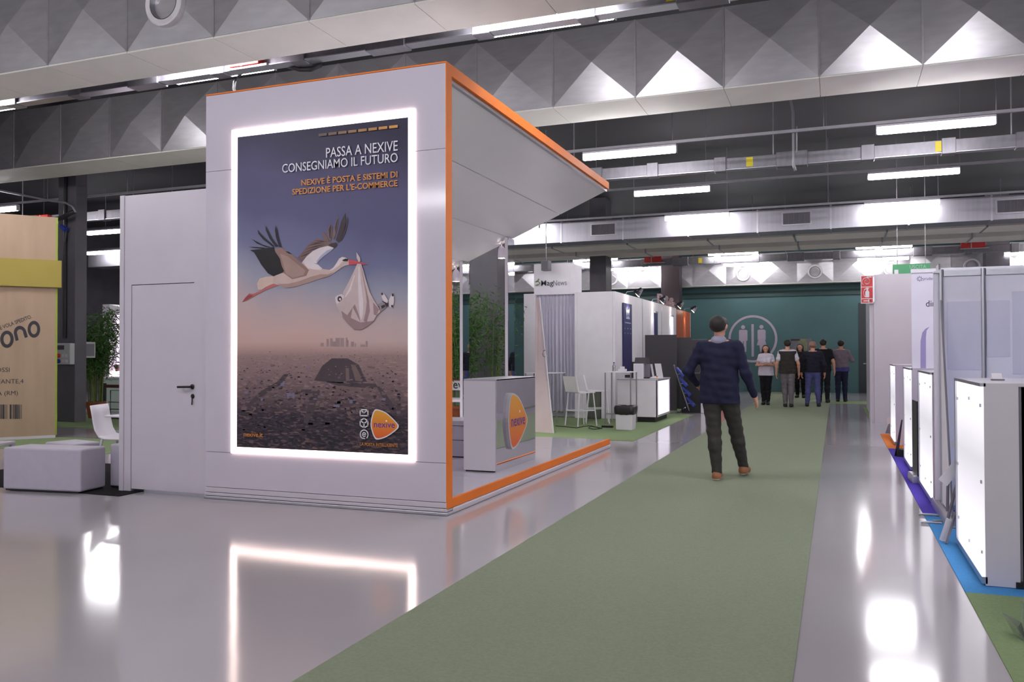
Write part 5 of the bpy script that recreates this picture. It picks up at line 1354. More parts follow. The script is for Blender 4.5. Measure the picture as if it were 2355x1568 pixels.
B(k.x - 0.08, k.x, 17.3, 17.5, k.z, k.z + 0.02).build('arm', BLACK, o)
o, p, q = on_counter('grey_screen', 'small grey screen standing on the reception counter', 'screen', 1481, 837, 1494, 866, 17.2, 0.05, GREY, 'panel')
B(p.x - 0.01, q.x + 0.04, 17.15, 17.35, rt_, rt_ + 0.02).build('base', BLACK, o)
o, p, q = on_counter('leaning_board', 'narrow white board leaning on the reception counter', 'board', 1501, 837, 1505, 868, 17.3, 0.03, PAPER, 'board', 0.05)
o, p, q = on_counter('leaning_board', 'wide white board leaning at the right end of the reception counter', 'board', 1511, 836, 1525, 868, 17.3, 0.03, PAPER, 'board', 0.05)
o = thing('paper_pile', 'crumpled white papers on the reception counter', 'paper', tuple(Yp(1503, 868, 17.05)))
vs = []; g = 6
k, j = Yp(1493, 870, 17.0), Yp(1520, 870, 17.0)
for i in range(g + 1):
    for q_ in range(g + 1):
        vs.append((k.x + (j.x - k.x) * i / g, 16.95 + 0.22 * q_ / g, rt_ + 0.006 + 0.05 * rnd.random() * (0 < i < g and 0 < q_ < g)))
M().add(vs, [(i * (g + 1) + q_, i * (g + 1) + q_ + 1, (i + 1) * (g + 1) + q_ + 1, (i + 1) * (g + 1) + q_) for i in range(g) for q_ in range(g)]).build('sheets', PAPER, o)
k = Yp(1511, 864, 17.0)
M().lathe([(0.001, rt_ + 0.06), (0.02, rt_ + 0.05), (0.022, rt_ + 0.02)], (k.x, 17.0, 0), 10).build('orange_cap', ORANGE, o)

bn = thing('waste_bin', 'white square waste bin with black bag before the reception counter', 'bin', tuple(Zp(1436, 989)))
p, q = Zp(1415, 989), Zp(1458, 989)
z_ = Yp(1436, 941, p.y).z
M().hexa([(p.x + 0.01, p.y, 0.006), (q.x - 0.01, p.y, 0.006), (q.x - 0.01, p.y + 0.3, 0.006), (p.x + 0.01, p.y + 0.3, 0.006), (p.x, p.y, z_), (q.x, p.y, z_), (q.x, p.y + 0.32, z_), (p.x, p.y + 0.32, z_)]).build('body', PAPER, bn, bev=0.01)
vs, fs = [], []
n = 28
for r_, (gx, dz) in enumerate(((0.008, -0.1), (0.02, -0.06), (0.024, 0.03), (0.01, 0.06), (-0.03, 0.06), (-0.06, 0.0))):
    for i in range(n):
        t = 2 * math.pi * i / n
        cx_2, cy_2 = max(-1, min(1, 1.35 * math.cos(t))), max(-1, min(1, 1.35 * math.sin(t)))
        wb = 0.004 * math.sin(5 * t + r_) + 0.004 * math.sin(11 * t)
        vs.append(((p.x + q.x) / 2 + cx_2 * ((q.x - p.x) / 2 + gx + wb * 0.5), p.y + 0.16 + cy_2 * (0.16 + gx), z_ + dz + wb))
for r_ in range(5):
    for i in range(n):
        fs.append((r_ * n + i, r_ * n + (i + 1) % n, (r_ + 1) * n + (i + 1) % n, (r_ + 1) * n + i))
fs.append(tuple(range(5 * n, 6 * n)))
M().add(vs, fs).build('bin_bag', mat('bin_bag_plastic', (40, 38, 40), 0.35, noise=0.1), bn, smooth=True)

def bar_table(label, x0, x1, Y, z, d=0.55):
    o = thing('bar_table', label, 'table', ((x0 + x1) / 2, Y, 0))
    B(x0, x1, Y, Y + d, z - 0.015, z).build('table_top', MATW, o)
    for x in (x0 + 0.02, x1 - 0.02):
        for y in (Y + 0.02, Y + d - 0.02):
            M().tube([(x, y, z - 0.015), (x, y, 0)], 0.013, 6).build('leg', GREYST, o)
    B(x0 + 0.02, x1 - 0.02, Y + 0.01, Y + 0.03, 0.2, 0.22).build('stretcher', GREYST, o)
    return o
y_ = 16.15
bar_table('white bar table left of the stools, behind the leaning board', Yp(1206, 857, y_).x, Yp(1282, 857, y_).x, y_, Yp(1250, 857, y_).z)
bar_table('white bar table with the bottle, right of the stools', Yp(1389, 855, y_).x, Yp(1452, 855, y_).x, y_, Yp(1420, 855, y_).z)
tz = Yp(1420, 855, y_).z
o = thing('water_bottle', 'clear water bottle on the right bar table', 'bottle', tuple(Yp(1412, 855, 16.6)))
k = Yp(1412, 855, 16.6)
M().lathe([(0.03, tz), (0.034, tz + 0.01), (0.034, tz + 0.11), (0.014, tz + 0.15), (0.014, tz + 0.16)], (k.x, 16.6, 0), 12).build('bottle_body', ACR, o, smooth=True)
M().lathe([(0.017, tz + 0.16), (0.017, tz + 0.185), (0.001, tz + 0.185)], (k.x, 16.6, 0), 12).build('cap', BLUEP, o)
o = thing('napkin_box', 'white napkin box on the right bar table', 'box', tuple(Yp(1429, 853, 16.6)))
a_, b_ = Yp(1421, 853, 16.6), Yp(1438, 845, 16.6)
B(a_.x, b_.x, 16.6, 16.75, tz, b_.z - 0.03).build('box_body', PAPER, o, bev=0.008)
B(a_.x + 0.03, b_.x - 0.03, 16.66, 16.69, b_.z - 0.03, b_.z + 0.02).build('napkin', PAPER, o)

def bar_stool(label, loc, rz, zs=0.66):
    o = thing('bar_stool', label, 'stool', loc, None, rz)
    w2, d2 = 0.2, 0.19
    # seat shell faces +x locally, backrest at -x
    M().prism([(d2, zs), (d2 + 0.01, zs - 0.02), (-d2 + 0.02, zs - 0.02), (-d2 - 0.03, zs), (-d2 - 0.0, zs + 0.02), (-d2 + 0.03, zs)], 'y', -w2, w2).build('seat', MATW, o, local=True)
    M().prism([(-d2 - 0.03, zs), (-d2, zs + 0.02), (-d2 - 0.07, zs + 0.3), (-d2 - 0.095, zs + 0.3)], 'y', -w2, w2).build('backrest', MATW, o, local=True)
    for x, y, ex, ey in ((d2 - 0.02, w2 - 0.03, 0.06, 0.03), (d2 - 0.02, -w2 + 0.03, 0.06, -0.03), (-d2 + 0.02, w2 - 0.03, -0.06, 0.03), (-d2 + 0.02, -w2 + 0.03, -0.06, -0.03)):
        M().tube([(x, y, zs - 0.02), (x + ex, y + ey, 0.006)], 0.012, 8).build('leg', MATW, o, local=True)
    f = 0.3
    cs_ = [(d2 + 0.017, w2 - 0.011), (d2 + 0.017, -w2 + 0.011), (-d2 - 0.017, -w2 + 0.011), (-d2 - 0.017, w2 - 0.011)]
    for i in range(4):
        a_, b_ = cs_[i], cs_[(i + 1) % 4]
        M().tube([(a_[0], a_[1], f), (b_[0], b_[1], f)], 0.009, 6).build('footrest', MATW, o, local=True)
    return o
p = Zp(1336, 979)
bar_stool('white bar stool nearest the aisle, its back towards the leaning board', (p.x, p.y, 0), 0.95)
p = Zp(1374, 973)
bar_stool('white bar stool standing just behind the nearest stool', (p.x, p.y, 0), 0.3)
o = thing('framed_sheet', 'grey framed sheet leaning behind the bar stools', 'board', tuple(Zp(1365, 966)))
k = [Zp(1351, 962, 0.01), Zp(1382, 962, 0.01), Yp(1382, 897, 16.55), Yp(1350, 897, 16.55)]
M().hexa([tuple(v) for v in k] + [(v.x, v.y + 0.02, v.z) for v in k]).build('sheet', mat('pale_grey_sheet', (170, 168, 172), 0.5, noise=0.03), o)
for a_, b_ in ((0, 1), (1, 2), (3, 0)):
    M().tube([k[a_] + Vector((0, -0.004, 0)), k[b_] + Vector((0, -0.004, 0))], 0.01, 6).build('edge', DARK, o)
o = thing('sail_board', 'tall narrow white board leaning on the green carpet by the booth', 'board', tuple(Zp(1255, 995)))
k = [Zp(1230, 993, 0.007), Zp(1272, 996, 0.007)]
zt6 = Yp(1240, 684, 14.1).z
k += [Vector((Yp(1240, 684, 14.1).x, 14.1, zt6)), Vector((Yp(1232, 684, 14.2).x, 14.2, zt6))]
M().hexa([tuple(v) for v in k] + [(v.x, v.y + 0.03, v.z) for v in k]).build('board', mat('pinkish_board', (216, 198, 200), 0.5, noise=0.03), o)
M().tube([k[1] + Vector((0.008, 0, 0)), k[2] + Vector((0.008, 0, 0))], 0.012, 6).build('bright_edge', PAPER, o)
hk = [Yp(x, y, 13.98) for x, y in ((1254, 805), (1250, 807), (1248, 813), (1250, 819), (1254, 821))]
M().tube(hk, 0.008, 6).build('handle', GREY, o, smooth=True)
o = thing('power_strip', 'black power strip with its cable on the green carpet', 'power strip', tuple(Zp(1398, 983)))
k = Zp(1398, 984)
B(k.x - 0.12, k.x + 0.1, k.y - 0.02, k.y + 0.04, 0.006, 0.045).build('strip', BLACK, o, bev=0.006)
M().tube([Zp(x, y, 0.012) for x, y in ((1278, 979), (1300, 981), (1325, 984), (1345, 980), (1355, 979), (1370, 982), (1380, 986), (1365, 987), (1354, 984), (1358, 979), (1372, 982), (1385, 985))], 0.008, 6).build('lead', BLACK, o, smooth=True)

# dark partitions and black counter
for i, (x0, x1, Y, top, lab) in enumerate(((1473, 1556, 20.5, 770, 'widest dark grey partition behind the reception counter'), (1556, 1591, 21.2, 776, 'middle dark grey partition beside the leaflet easel'), (1591, 1626, 21.9, 780, 'narrow dark grey partition next to the orange board'))):
    o = thing('dark_partition', lab, 'partition', (Yp(x0, 900, Y).x, Y, 0))
    a_, b_, z_ = Yp(x0, 900, Y).x, Yp(x1, 900, Y).x, Yp((x0 + x1) / 2, top, Y).z
    B(a_, b_, Y, Y + 0.05, 0.0, z_ - 0.012).build('panel', BOARDK, o)
    B(a_, b_, Y - 0.004, Y + 0.054, z_ - 0.012, z_).build('top_edge', GREY if i == 2 else BOARDK, o)
bc = thing('black_counter', 'black counter below the dark partitions', 'counter', (-3.2, 19.9, 0))
Y = 19.9
a_, b_, z_ = Yp(1567, 900, Y).x, Yp(1628, 900, Y).x, Yp(1600, 858, Y).z
B(a_, b_, Y, Y + 0.5, 0.0, z_ - 0.02).build('body', BLACK, bc)
B(a_ - 0.01, b_ + 0.01, Y - 0.01, Y + 0.5, z_ - 0.02, z_).build('worktop', BOARDK, bc)
k, j = Yp(1612, 945, Y - 0.03), Yp(1622, 898, Y - 0.03)
B(k.x, j.x, Y - 0.04, Y - 0.02, 0.006, j.z).build('white_strip', PAPER, bc)
o = thing('laptop_stand', 'thin pale stick leaning on the black counter', 'stick', tuple(Yp(1593, 858, 20.2)))
M().tube([Yp(1596, 857, 20.2), Yp(1590, 837, 20.2)], 0.02, 6).build('stick', GREY, o)
B(Yp(1610, 857, 20.1).x, Yp(1624, 857, 20.1).x, 20.05, 20.25, z_, z_ + 0.05).build('clamp', GREY, o)
ob_ = thing('orange_board', 'orange display board beyond the dark partitions, behind the walking man', 'board', (-2.9, 22.4, 0))
Y = 22.4
a_, b_ = Yp(1624, 800, Y).x, Yp(1676, 800, Y).x
B(a_, b_, Y, Y + 0.05, 0.0, Yp(1640, 783, Y).z).build('panel', mat('orange_board_print', (196, 96, 50), 0.5, noise=0.08), ob_)
B(a_, b_, Y - 0.004, Y, Yp(1640, 797, Y).z, Yp(1640, 793, Y).z).build('pale_line', PAPER, ob_)
es = thing('leaflet_easel', 'leaning easel with four blue leaflet trays by the black counter', 'easel', tuple(Zp(1586, 947)))
Y = 19.4
M().tube([Yp(1550, 839, Y), Zp(1586, 948, 0.01)], 0.016, 8).build('pole', ALU, es)
M().tube([Yp(1576, 937, Y + 0.05), Zp(1565, 944, 0.01)], 0.012, 6).build('prop', ALU, es)
k = Zp(1572, 948, 0.012)
B(k.x - 0.15, k.x + 0.12, k.y - 0.03, k.y + 0.03, 0.006, 0.02).build('base', BLACK, es)
for x, y in ((1555, 846), (1562, 868), (1570, 890), (1579, 914)):
    k = [Yp(x, y - 2, Y), Yp(x + 18, y + 18, Y), Yp(x + 15, y + 22, Y), Yp(x - 1, y + 2, Y)]
    t_ = M().hexa([tuple(v) for v in k] + [(v.x, v.y + 0.22, v.z) for v in k]).build('tray', BLUEP, es)
    B(k[0].x + 0.02, k[1].x - 0.03, Y + 0.02, Y + 0.2, k[1].z + 0.03, k[1].z + 0.045).build('leaflet', mat('blue_leaflet', (120, 130, 190), 0.5, noise=0.1), t_)
k, j = Zp(1556, 940), Yp(1569, 930, 20.0)
o = thing('green_box', 'small green box on the carpet behind the easel', 'box', tuple(k))
B(k.x, k.x + 0.14, k.y, k.y + 0.14, 0.006, 0.1).build('body', GREENC, o)
B(k.x - 0.005, k.x + 0.145, k.y - 0.005, k.y + 0.145, 0.1, 0.115).build('lid', GREENC, o)

# ================================================================ BAMBOO
def bamboo(label, x, y, h, rad, seed, nstem=16, nleaf=2600, low=0.32, pot_r=0.2, pot_h=0.36):
    r = random.Random(seed)
    o = thing('potted_bamboo', label, 'plant', (x, y, 0))
    M().lathe([(0.001, 0.0), (pot_r * 0.72, 0.0), (pot_r, pot_h * 0.86), (pot_r * 1.08, pot_h * 0.86), (pot_r * 1.08, pot_h), (pot_r * 0.95, pot_h), (pot_r * 0.9, pot_h * 0.9), (0.001, pot_h * 0.9)], (x, y, 0.006), 24).build('pot', TERRA, o)
    sm_, lf = M(), M()
    for i in range(nstem):
        a = r.uniform(0, 6.28); q = pot_r * 0.8 * math.sqrt(r.random())
        bx, by = x + q * math.cos(a), y + q * math.sin(a)
        tl = rad * r.uniform(0.2, 1.0)
        hh = h * r.uniform(0.75, 1.0)
        a2 = a + r.uniform(-0.6, 0.6)
        pts = [(bx + tl * t ** 2 * math.cos(a2), by + tl * t ** 2 * math.sin(a2), pot_h * 0.9 + (hh - pot_h) * t) for t in (0, 0.25, 0.5, 0.75, 1)]
        sm_.tube(pts, [0.012, 0.011, 0.009, 0.006, 0.003], 5)
        for k in range(nleaf // nstem):
            t = low + (1 - low) * r.random() ** 0.8
            j = min(3, int(t * 4)); f = t * 4 - j
            p = Vector(pts[j]).lerp(Vector(pts[j + 1]), f)
            d = Vector((r.gauss(0, 1), r.gauss(0, 1), r.gauss(0.0, 0.5)))
            p = p + d * (0.13 * rad / 0.5)
            L, W = r.uniform(0.07, 0.15), r.uniform(0.008, 0.015)
            ax = Vector((r.gauss(0, 1), r.gauss(0, 1), r.gauss(-0.5, 0.6))).normalized()
            s = ax.cross(Vector((r.gauss(0, 1), r.gauss(0, 1), r.gauss(0, 1)))).normalized()
            lf.add([p, p + ax * L * 0.4 + s * W, p + ax * L, p + ax * L * 0.4 - s * W], [(0, 1, 2, 3)])
    sm_.build('stems', STEM, o, kind='stuff')
    lf.build('leaves', LEAF, o, kind='stuff')
    return o
p = Zp(212, 961)
bamboo('dense potted bamboo between the left column and the white storage wall', p.x + 0.1, p.y, 2.5, 0.5, 3, 20, 5200, 0.36)
p = Yp(1058, 950, 15.2)
bamboo('potted bamboo seen through the booth, behind the left canopy post', p.x, 15.2, 2.75, 0.55, 5, 18, 3800, 0.25)
p = Yp(1142, 950, 15.9)
bamboo('slender potted bamboo in front of the column behind the booth', p.x, 15.7, 2.8, 0.6, 9, 8, 900, 0.3)

# ================================================================ PEOPLE
# a figure is one closed skin drawn around a skeleton of tapering capsules
def sdf_mesh(prims, vox, k=0.02, cuts=(), wrinkle=0.0):
    P = []
    for p in prims:
        a, b = np.array(p[0], float), np.array(p[1], float)
        P.append((a, b, p[2], p[3], p[4] if len(p) > 4 else 1.0))
    lo = np.min([np.minimum(a, b) - max(r0, r1) / 1.0 for a, b, r0, r1, s in P], 0) - 3 * vox
    hi = np.max([np.maximum(a, b) + max(r0, r1) for a, b, r0, r1, s in P], 0) + 3 * vox
    n = np.ceil((hi - lo) / vox).astype(int) + 1
    F = np.full(n, 0.08, np.float32)
    for a, b, r0, r1, sy in P:
        m_ = max(r0, r1) + 0.07
        i0 = np.maximum(((np.minimum(a, b) - m_ - lo) / vox).astype(int), 0)
        i1 = np.minimum(((np.maximum(a, b) + m_ - lo) / vox).astype(int) + 2, n)
        X = [lo[d] + vox * np.arange(i0[d], i1[d]) for d in range(3)]
        gx, gy, gz = np.meshgrid(*X, indexing='ij')
        c = b - a
        # flattened section: work in a space stretched front to back
        ay, cy = a[1] / sy, c[1] / sy
        L = c[0] ** 2 + cy ** 2 + c[2] ** 2 + 1e-9
        px, py, pz = gx - a[0], gy / sy - ay, gz - a[2]
        t = np.clip((px * c[0] + py * cy + pz * c[2]) / L, 0, 1)
        d = np.sqrt((px - t * c[0]) ** 2 + (py - t * cy) ** 2 + (pz - t * c[2]) ** 2) - (r0 + (r1 - r0) * t)
        d *= (min(1, sy) + 1) / 2
        sl = tuple(slice(i0[q], i1[q]) for q in range(3))
        f = F[sl]
        h = np.maximum(k - np.abs(f - d), 0) / k
        F[sl] = np.minimum(f, d) - h * h * k * 0.25
    G = [lo[d] + vox * np.arange(n[d]) for d in range(3)]
    if wrinkle:
        gx, gy, gz = np.meshgrid(*G, indexing='ij')
        F += (wrinkle * (np.sin(gz * 42 + gx * 23 + 3 * np.sin(gy * 17)) * np.sin(gx * 31 - gz * 13) + 0.6 * np.sin(gz * 71 + gx * 11))).astype(np.float32)
    for nx, ny, nz, d0 in cuts:              # keeps the side where n.p < d0
        F = np.maximum(F, (nx * G[0][:, None, None] + ny * G[1][None, :, None] + nz * G[2][None, None, :] - d0).astype(np.float32))
    ins = F < 0
    c8 = [F[i:n[0] - 1 + i, j:n[1] - 1 + j, l:n[2] - 1 + l] for i in (0, 1) for j in (0, 1) for l in (0, 1)]
    offs = [(i, j, l) for i in (0, 1) for j in (0, 1) for l in (0, 1)]
    cnt = sum((q < 0).astype(np.int8) for q in c8)
    act = (cnt > 0) & (cnt < 8)
    idx = -np.ones(act.shape, np.int64)
    ii = np.argwhere(act)
    idx[act] = np.arange(len(ii))
    acc = np.zeros((len(ii), 3)); w_ = np.zeros(len(ii))
    v8 = [q[act] for q in c8]
    for e0 in range(8):
        for e1 in range(e0 + 1, 8):
            o0, o1 = np.array(offs[e0]), np.array(offs[e1])
            if np.abs(o0 - o1).sum() != 1: continue
            f0, f1 = v8[e0], v8[e1]
            x = (f0 < 0) != (f1 < 0)
            t = np.where(x, f0 / np.where(x, f0 - f1, 1), 0)
            acc[x] += (o0 + (o1 - o0) * t[:, None])[x]
            w_[x] += 1
    V = lo + vox * (ii + acc / w_[:, None])
    Q = []
    for ax in range(3):
        u, v = (ax + 1) % 3, (ax + 2) % 3
        s0 = [slice(None)] * 3; s1 = [slice(None)] * 3
        s0[ax], s1[ax] = slice(0, -1), slice(1, None)
        ch = ins[tuple(s0)] != ins[tuple(s1)]
        fl = ins[tuple(s0)]
        ed = np.argwhere(ch)
        ed = ed[(ed[:, u] > 0) & (ed[:, v] > 0) & (ed[:, u] < n[u] - 1) & (ed[:, v] < n[v] - 1)]
        eu, ev = np.zeros(3, int), np.zeros(3, int)
        eu[u] = 1; ev[v] = 1
        q = np.stack([idx[tuple(ed.T)], idx[tuple((ed - eu).T)], idx[tuple((ed - eu - ev).T)], idx[tuple((ed - ev).T)]], 1)
        fd = fl[tuple(ed.T)]
        q[~fd] = q[~fd][:, ::-1]
        Q.append(q)
    return V, np.concatenate(Q)

def skin(name, prims, mt, vox, parent=None, k=0.02, cuts=(), wrinkle=0.0, paint=None):
    V, Q = sdf_mesh(prims, vox, k, cuts, wrinkle)
    me = bpy.data.meshes.new(name)
    me.from_pydata([], [], [])
    me.vertices.add(len(V)); me.vertices.foreach_set('co', V.astype(np.float32).ravel())
    me.loops.add(len(Q) * 4); me.loops.foreach_set('vertex_index', Q.astype(np.int32).ravel())
    me.polygons.add(len(Q)); me.polygons.foreach_set('loop_start', np.arange(0, len(Q) * 4, 4, dtype=np.int32))
    for q in (mt if isinstance(mt, (list, tuple)) else [mt]): me.materials.append(q)
    me.update(calc_edges=True); me.validate()
    me.polygons.foreach_set('use_smooth', [True] * len(me.polygons))
    if paint is not None:
        c = V[Q].mean(1)
        me.polygons.foreach_set('material_index', paint(c).astype(np.int32))
    o = bpy.data.objects.new(name, me)
    COL.objects.link(o)
    if parent: o.parent = parent
    return o

def hand_prims(w, d, side, curl=0.5):
    """palm, four unequal fingers bent twice and a thumb from the side of the palm"""
    w = Vector(w); d = Vector(d).normalized()
    lat = Vector((0, 1, 0)) - d * d.y           # across the palm: thumb side points forward
    lat.normalize()
    inn = d.cross(lat) * side                   # palm side, towards the body
    if inn.x * side > 0: inn = -inn
    k = w + d * 0.085
    pr = [(w, w + d * 0.03, 0.026, 0.03), (w + d * 0.03 + lat * 0.022, k + lat * 0.03, 0.017, 0.014), (w + d * 0.03 - lat * 0.02, k - lat * 0.03, 0.017, 0.014), (w + d * 0.03, k, 0.018, 0.015)]
    for i, L in enumerate((0.072, 0.082, 0.076, 0.058)):
        b = k + lat * (0.031 - 0.0205 * i)
        c1_ = 0.25 * curl; c2_ = 0.9 * curl; c3_ = 1.4 * curl
        d1 = (d * math.cos(c1_) + inn * math.sin(c1_)); d2 = (d * math.cos(c2_) + inn * math.sin(c2_)); d3 = (d * math.cos(c3_) + inn * math.sin(c3_))
        p1 = b + d1 * L * 0.45; p2 = p1 + d2 * L * 0.32; p3 = p2 + d3 * L * 0.23
        pr += [(b, p1, 0.0095, 0.009), (p1, p2, 0.009, 0.0082), (p2, p3, 0.0082, 0.007)]
    t0 = w + d * 0.03 + lat * 0.022
    t1 = t0 + (lat * 0.75 + d * 0.6 + inn * 0.35) * 0.045
    t2 = t1 + (d * 0.9 + lat * 0.25 + inn * 0.3) * 0.032
    pr += [(t0, t1, 0.015, 0.012), (t1, t2, 0.0115, 0.009)]
    return pr

SKINM = mat('skin', (196, 146, 122), 0.5, noise=0.06, scale=12)
HAIRD = mat('dark_hair', (36, 30, 28), 0.6, noise=0.2, scale=40)
EYEM = mat('eye_white', (222, 220, 218), 0.2, noise=0.02)
IRIS = mat('brown_iris', (50, 36, 28), 0.2, noise=0.05)

def person(label, loc, H=1.75, rz=0.0, vox=0.008, legs=None, arms=None, shirt=None, sleeve=1.0, trousers=None, shoes=None, hair='short', hair_m=None, female=False, hem=0.93, collar=None, group=None, build=1.0, vest=None, belt=None, head_turn=0.0):
    """faces +y before the turn; legs: ankle offsets (x, y, lift) left and right, arms: (elbow, wrist) points left and right"""
    s = H / 1.75
    V3 = lambda x, y, z: Vector((x * s, y * s, z * s))
    legs = legs or ((-0.1, 0.0, 0), (0.1, 0.0, 0))
    arms = arms or (((-0.27, -0.03, 1.13), (-0.28, 0.06, 0.88)), ((0.27, -0.03, 1.13), (0.28, 0.06, 0.88)))
    g = 1.0 if not female else 0.88
    sh = 0.178 * g * build
    pelv, tor, leg, foot, arm = [], [], [], [], []
    hp = 0.09
    pelv = [(V3(-0.075, 0, 0.94), V3(0.075, 0, 0.94), 0.118 * s * (1.04 if female else 1), 0.118 * s * (1.04 if female else 1), 0.85)]
    tor = [(V3(0, 0, 0.98), V3(0, 0.0, 1.18), 0.135 * s * build, 0.14 * s * build * g, 0.75), (V3(-0.05, 0, 1.14), V3(-0.065, 0, 1.33), 0.115 * s * build * g, 0.125 * s * build * g, 0.8), (V3(0.05, 0, 1.14), V3(0.065, 0, 1.33), 0.115 * s * build * g, 0.125 * s * build * g, 0.8),
           (V3(-sh + 0.02, -0.005, 1.425), V3(sh - 0.02, -0.005, 1.425), 0.062 * s, 0.062 * s), (V3(-0.08, -0.01, 1.46), V3(0.08, -0.01, 1.46), 0.05 * s, 0.05 * s)]
    if female: tor += [(V3(-0.07, 0.075, 1.28), V3(-0.07, 0.085, 1.27), 0.06 * s, 0.06 * s), (V3(0.07, 0.075, 1.28), V3(0.07, 0.085, 1.27), 0.06 * s, 0.06 * s)]
    for i, (ax, ay, lift) in enumerate(legs):
        sd = -1 if i == 0 else 1
        hipj = V3(sd * hp, 0, 0.93)
        ank = V3(ax, ay - 0.02, 0.085 + lift)
        mid = (hipj + ank) / 2
        dist = (hipj - ank).length
        kl = 0.425 * s
        bend = math.sqrt(max(0.0, kl ** 2 - (dist / 2) ** 2))
        knee = mid + Vector((0, 1, 0)) * max(0.012 * s, min(bend, 0.2))
        calf = knee.lerp(ank, 0.32) + Vector((0, -0.014 * s, 0))
        leg.append([(hipj, knee, 0.092 * s * (0.95 if female else 1), 0.056 * s), (knee, calf, 0.055 * s, 0.054 * s), (calf, ank, 0.053 * s, 0.037 * s)])
        tilt = -0.5 * min(1, lift / 0.12)
        toe = Vector((0.02 * sd, math.cos(tilt) * 0.15, math.sin(tilt) * 0.15)) * s
        heel = ank + Vector((0, -0.035 * s, -0.05 * s))
        bl = ank + Vector((0, 0.03 * s, -0.045 * s)) + toe * 0.55
        foot.append([(ank, heel, 0.036 * s, 0.033 * s), (heel, bl, 0.033 * s, 0.036 * s), (bl, bl + toe * 0.35, 0.035 * s, 0.026 * s), (ank, bl, 0.036 * s, 0.03 * s)])
    hands = []
    for i, (el, wr) in enumerate(arms):
        sd = -1 if i == 0 else 1
        S0 = V3(sd * sh, -0.005, 1.42)
        E_, W_ = V3(*el), V3(*wr)
        arm.append([(S0, E_, 0.052 * s * g, 0.04 * s * g), (E_, E_.lerp(W_, 0.3), 0.04 * s * g, 0.039 * s * g), (E_.lerp(W_, 0.3), W_, 0.039 * s * g, 0.026 * s * g)])
        hands += hand_prims(W_, (W_ - E_), sd, 0.55)
    ct, st = math.cos(head_turn), math.sin(head_turn)
    def HD(x, y, z):
        return V3(x * ct - (y - 0.01) * st, 0.01 + x * st + (y - 0.01) * ct, z)
    neck = [(V3(0, -0.015, 1.43), V3(0, 0.005, 1.57), 0.058 * s * g, 0.052 * s * g)]
    head = [(HD(0, -0.015, 1.665), HD(0, 0.03, 1.665), 0.083 * s, 0.078 * s), (HD(0, 0.03, 1.6), HD(0, 0.055, 1.575), 0.06 * s, 0.045 * s), (HD(0, -0.02, 1.67), HD(0, 0.02, 1.67), 0.085 * s, 0.083 * s)]
    face = [(HD(0, 0.1, 1.655), HD(0, 0.118, 1.625), 0.01 * s, 0.014 * s), (HD(-0.03, 0.088, 1.668), HD(0.03, 0.088, 1.668), 0.014 * s, 0.014 * s), (HD(-0.018, 0.098, 1.588), HD(0.018, 0.098, 1.588), 0.009 * s, 0.009 * s),
            (HD(-0.084, 0.0, 1.655), HD(-0.088, -0.012, 1.63), 0.016 * s, 0.012 * s), (HD(0.084, 0.0, 1.655), HD(0.088, -0.012, 1.63), 0.016 * s, 0.012 * s)]
    allp = pelv + tor + [q for l in leg for q in l] + [q for l in foot for q in l] + [q for l in arm for q in l] + neck + head + face + hands
    body = skin('person', allp, SKINM, vox, None, 0.016)
    body.location = loc
    body.rotation_euler = (0, 0, rz)
    WL[body.name] = Vector(loc)
    tag(body, label, 'person', group)
    grow = lambda L, g_: [(p[0], p[1], p[2] + g_, p[3] + g_) + tuple(p[4:]) for p in L]
    # trousers, shoes
    skin('trousers', grow(pelv, 0.012) + grow([q for l in leg for q in l], 0.017), trousers, vox, body, 0.03, cuts=((0, 0, -1, -0.07 * s), (0, 0, 1, 1.03 * s)), wrinkle=0.003)
    for l in foot:
        zb = min(min(q[0][2], q[1][2]) for q in l) - 0.036 * s
        skin('shoe', grow(l, 0.012), shoes, vox * 0.8, body, 0.015, cuts=((0, 0, -1, -(zb + 0.001)), (0, 0, 1, zb + 0.115 * s)), paint=(lambda c, zb=zb: (c[:, 2] < zb + 0.022).astype(int)) if len(shoes) > 1 else None)
    # shirt or jacket
    aw = []
    for l in arm:
        a_, e_, w_ = l[0][0], l[0][1], l[2][1]
        if sleeve >= 1: aw += [(a_, e_, l[0][2] + 0.014, l[0][3] + 0.014), (e_, e_.lerp(w_, 0.93), l[1][2] + 0.014, l[2][3] + 0.015)]
        else: aw += [(a_, a_.lerp(e_, sleeve), l[0][2] + 0.012, l[0][2] * 0.9 + 0.014)]
    skirt = [(V3(-0.078, 0, hem - 0.03), V3(-0.065, 0, 1.1), 0.128 * s, 0.12 * s * build, 0.88), (V3(0.078, 0, hem - 0.03), V3(0.065, 0, 1.1), 0.128 * s, 0.12 * s * build, 0.88)]
    skin('shirt', grow(tor, 0.016) + grow(skirt, 0.012 if not female else 0.02) + aw, shirt, vox, body, 0.03, cuts=((0, 0, -1, -hem * s), (0, -0.35, 1, 1.505 * s)), wrinkle=0.0035)
    if vest:
        skin('vest', grow(tor, 0.026) + grow(skirt, 0.022), vest, vox, body, 0.03, cuts=((0, 0, -1, -(hem - 0.02) * s), (0, -0.35, 1, 1.49 * s), (1, 0, 0, 0.225 * s), (-1, 0, 0, 0.225 * s)), wrinkle=0.003)
    if belt:
        skin('underlayer', grow(pelv, 0.02) + grow(skirt, 0.01), belt, vox, body, 0.03, cuts=((0, 0, -1, -(hem - 0.09) * s), (0, 0, 1, (hem + 0.03) * s)))
    if collar:
        skin('collar', grow([(V3(-0.02, -0.02, 1.49), V3(0.02, -0.02, 1.49), 0.062 * s, 0.062 * s)], 0.004), collar, vox, body, 0.02, cuts=((0, 0.3, -1, -1.485 * s), (0, 0.4, 1, 1.535 * s)))
    # hair
    hm = hair_m or HAIRD
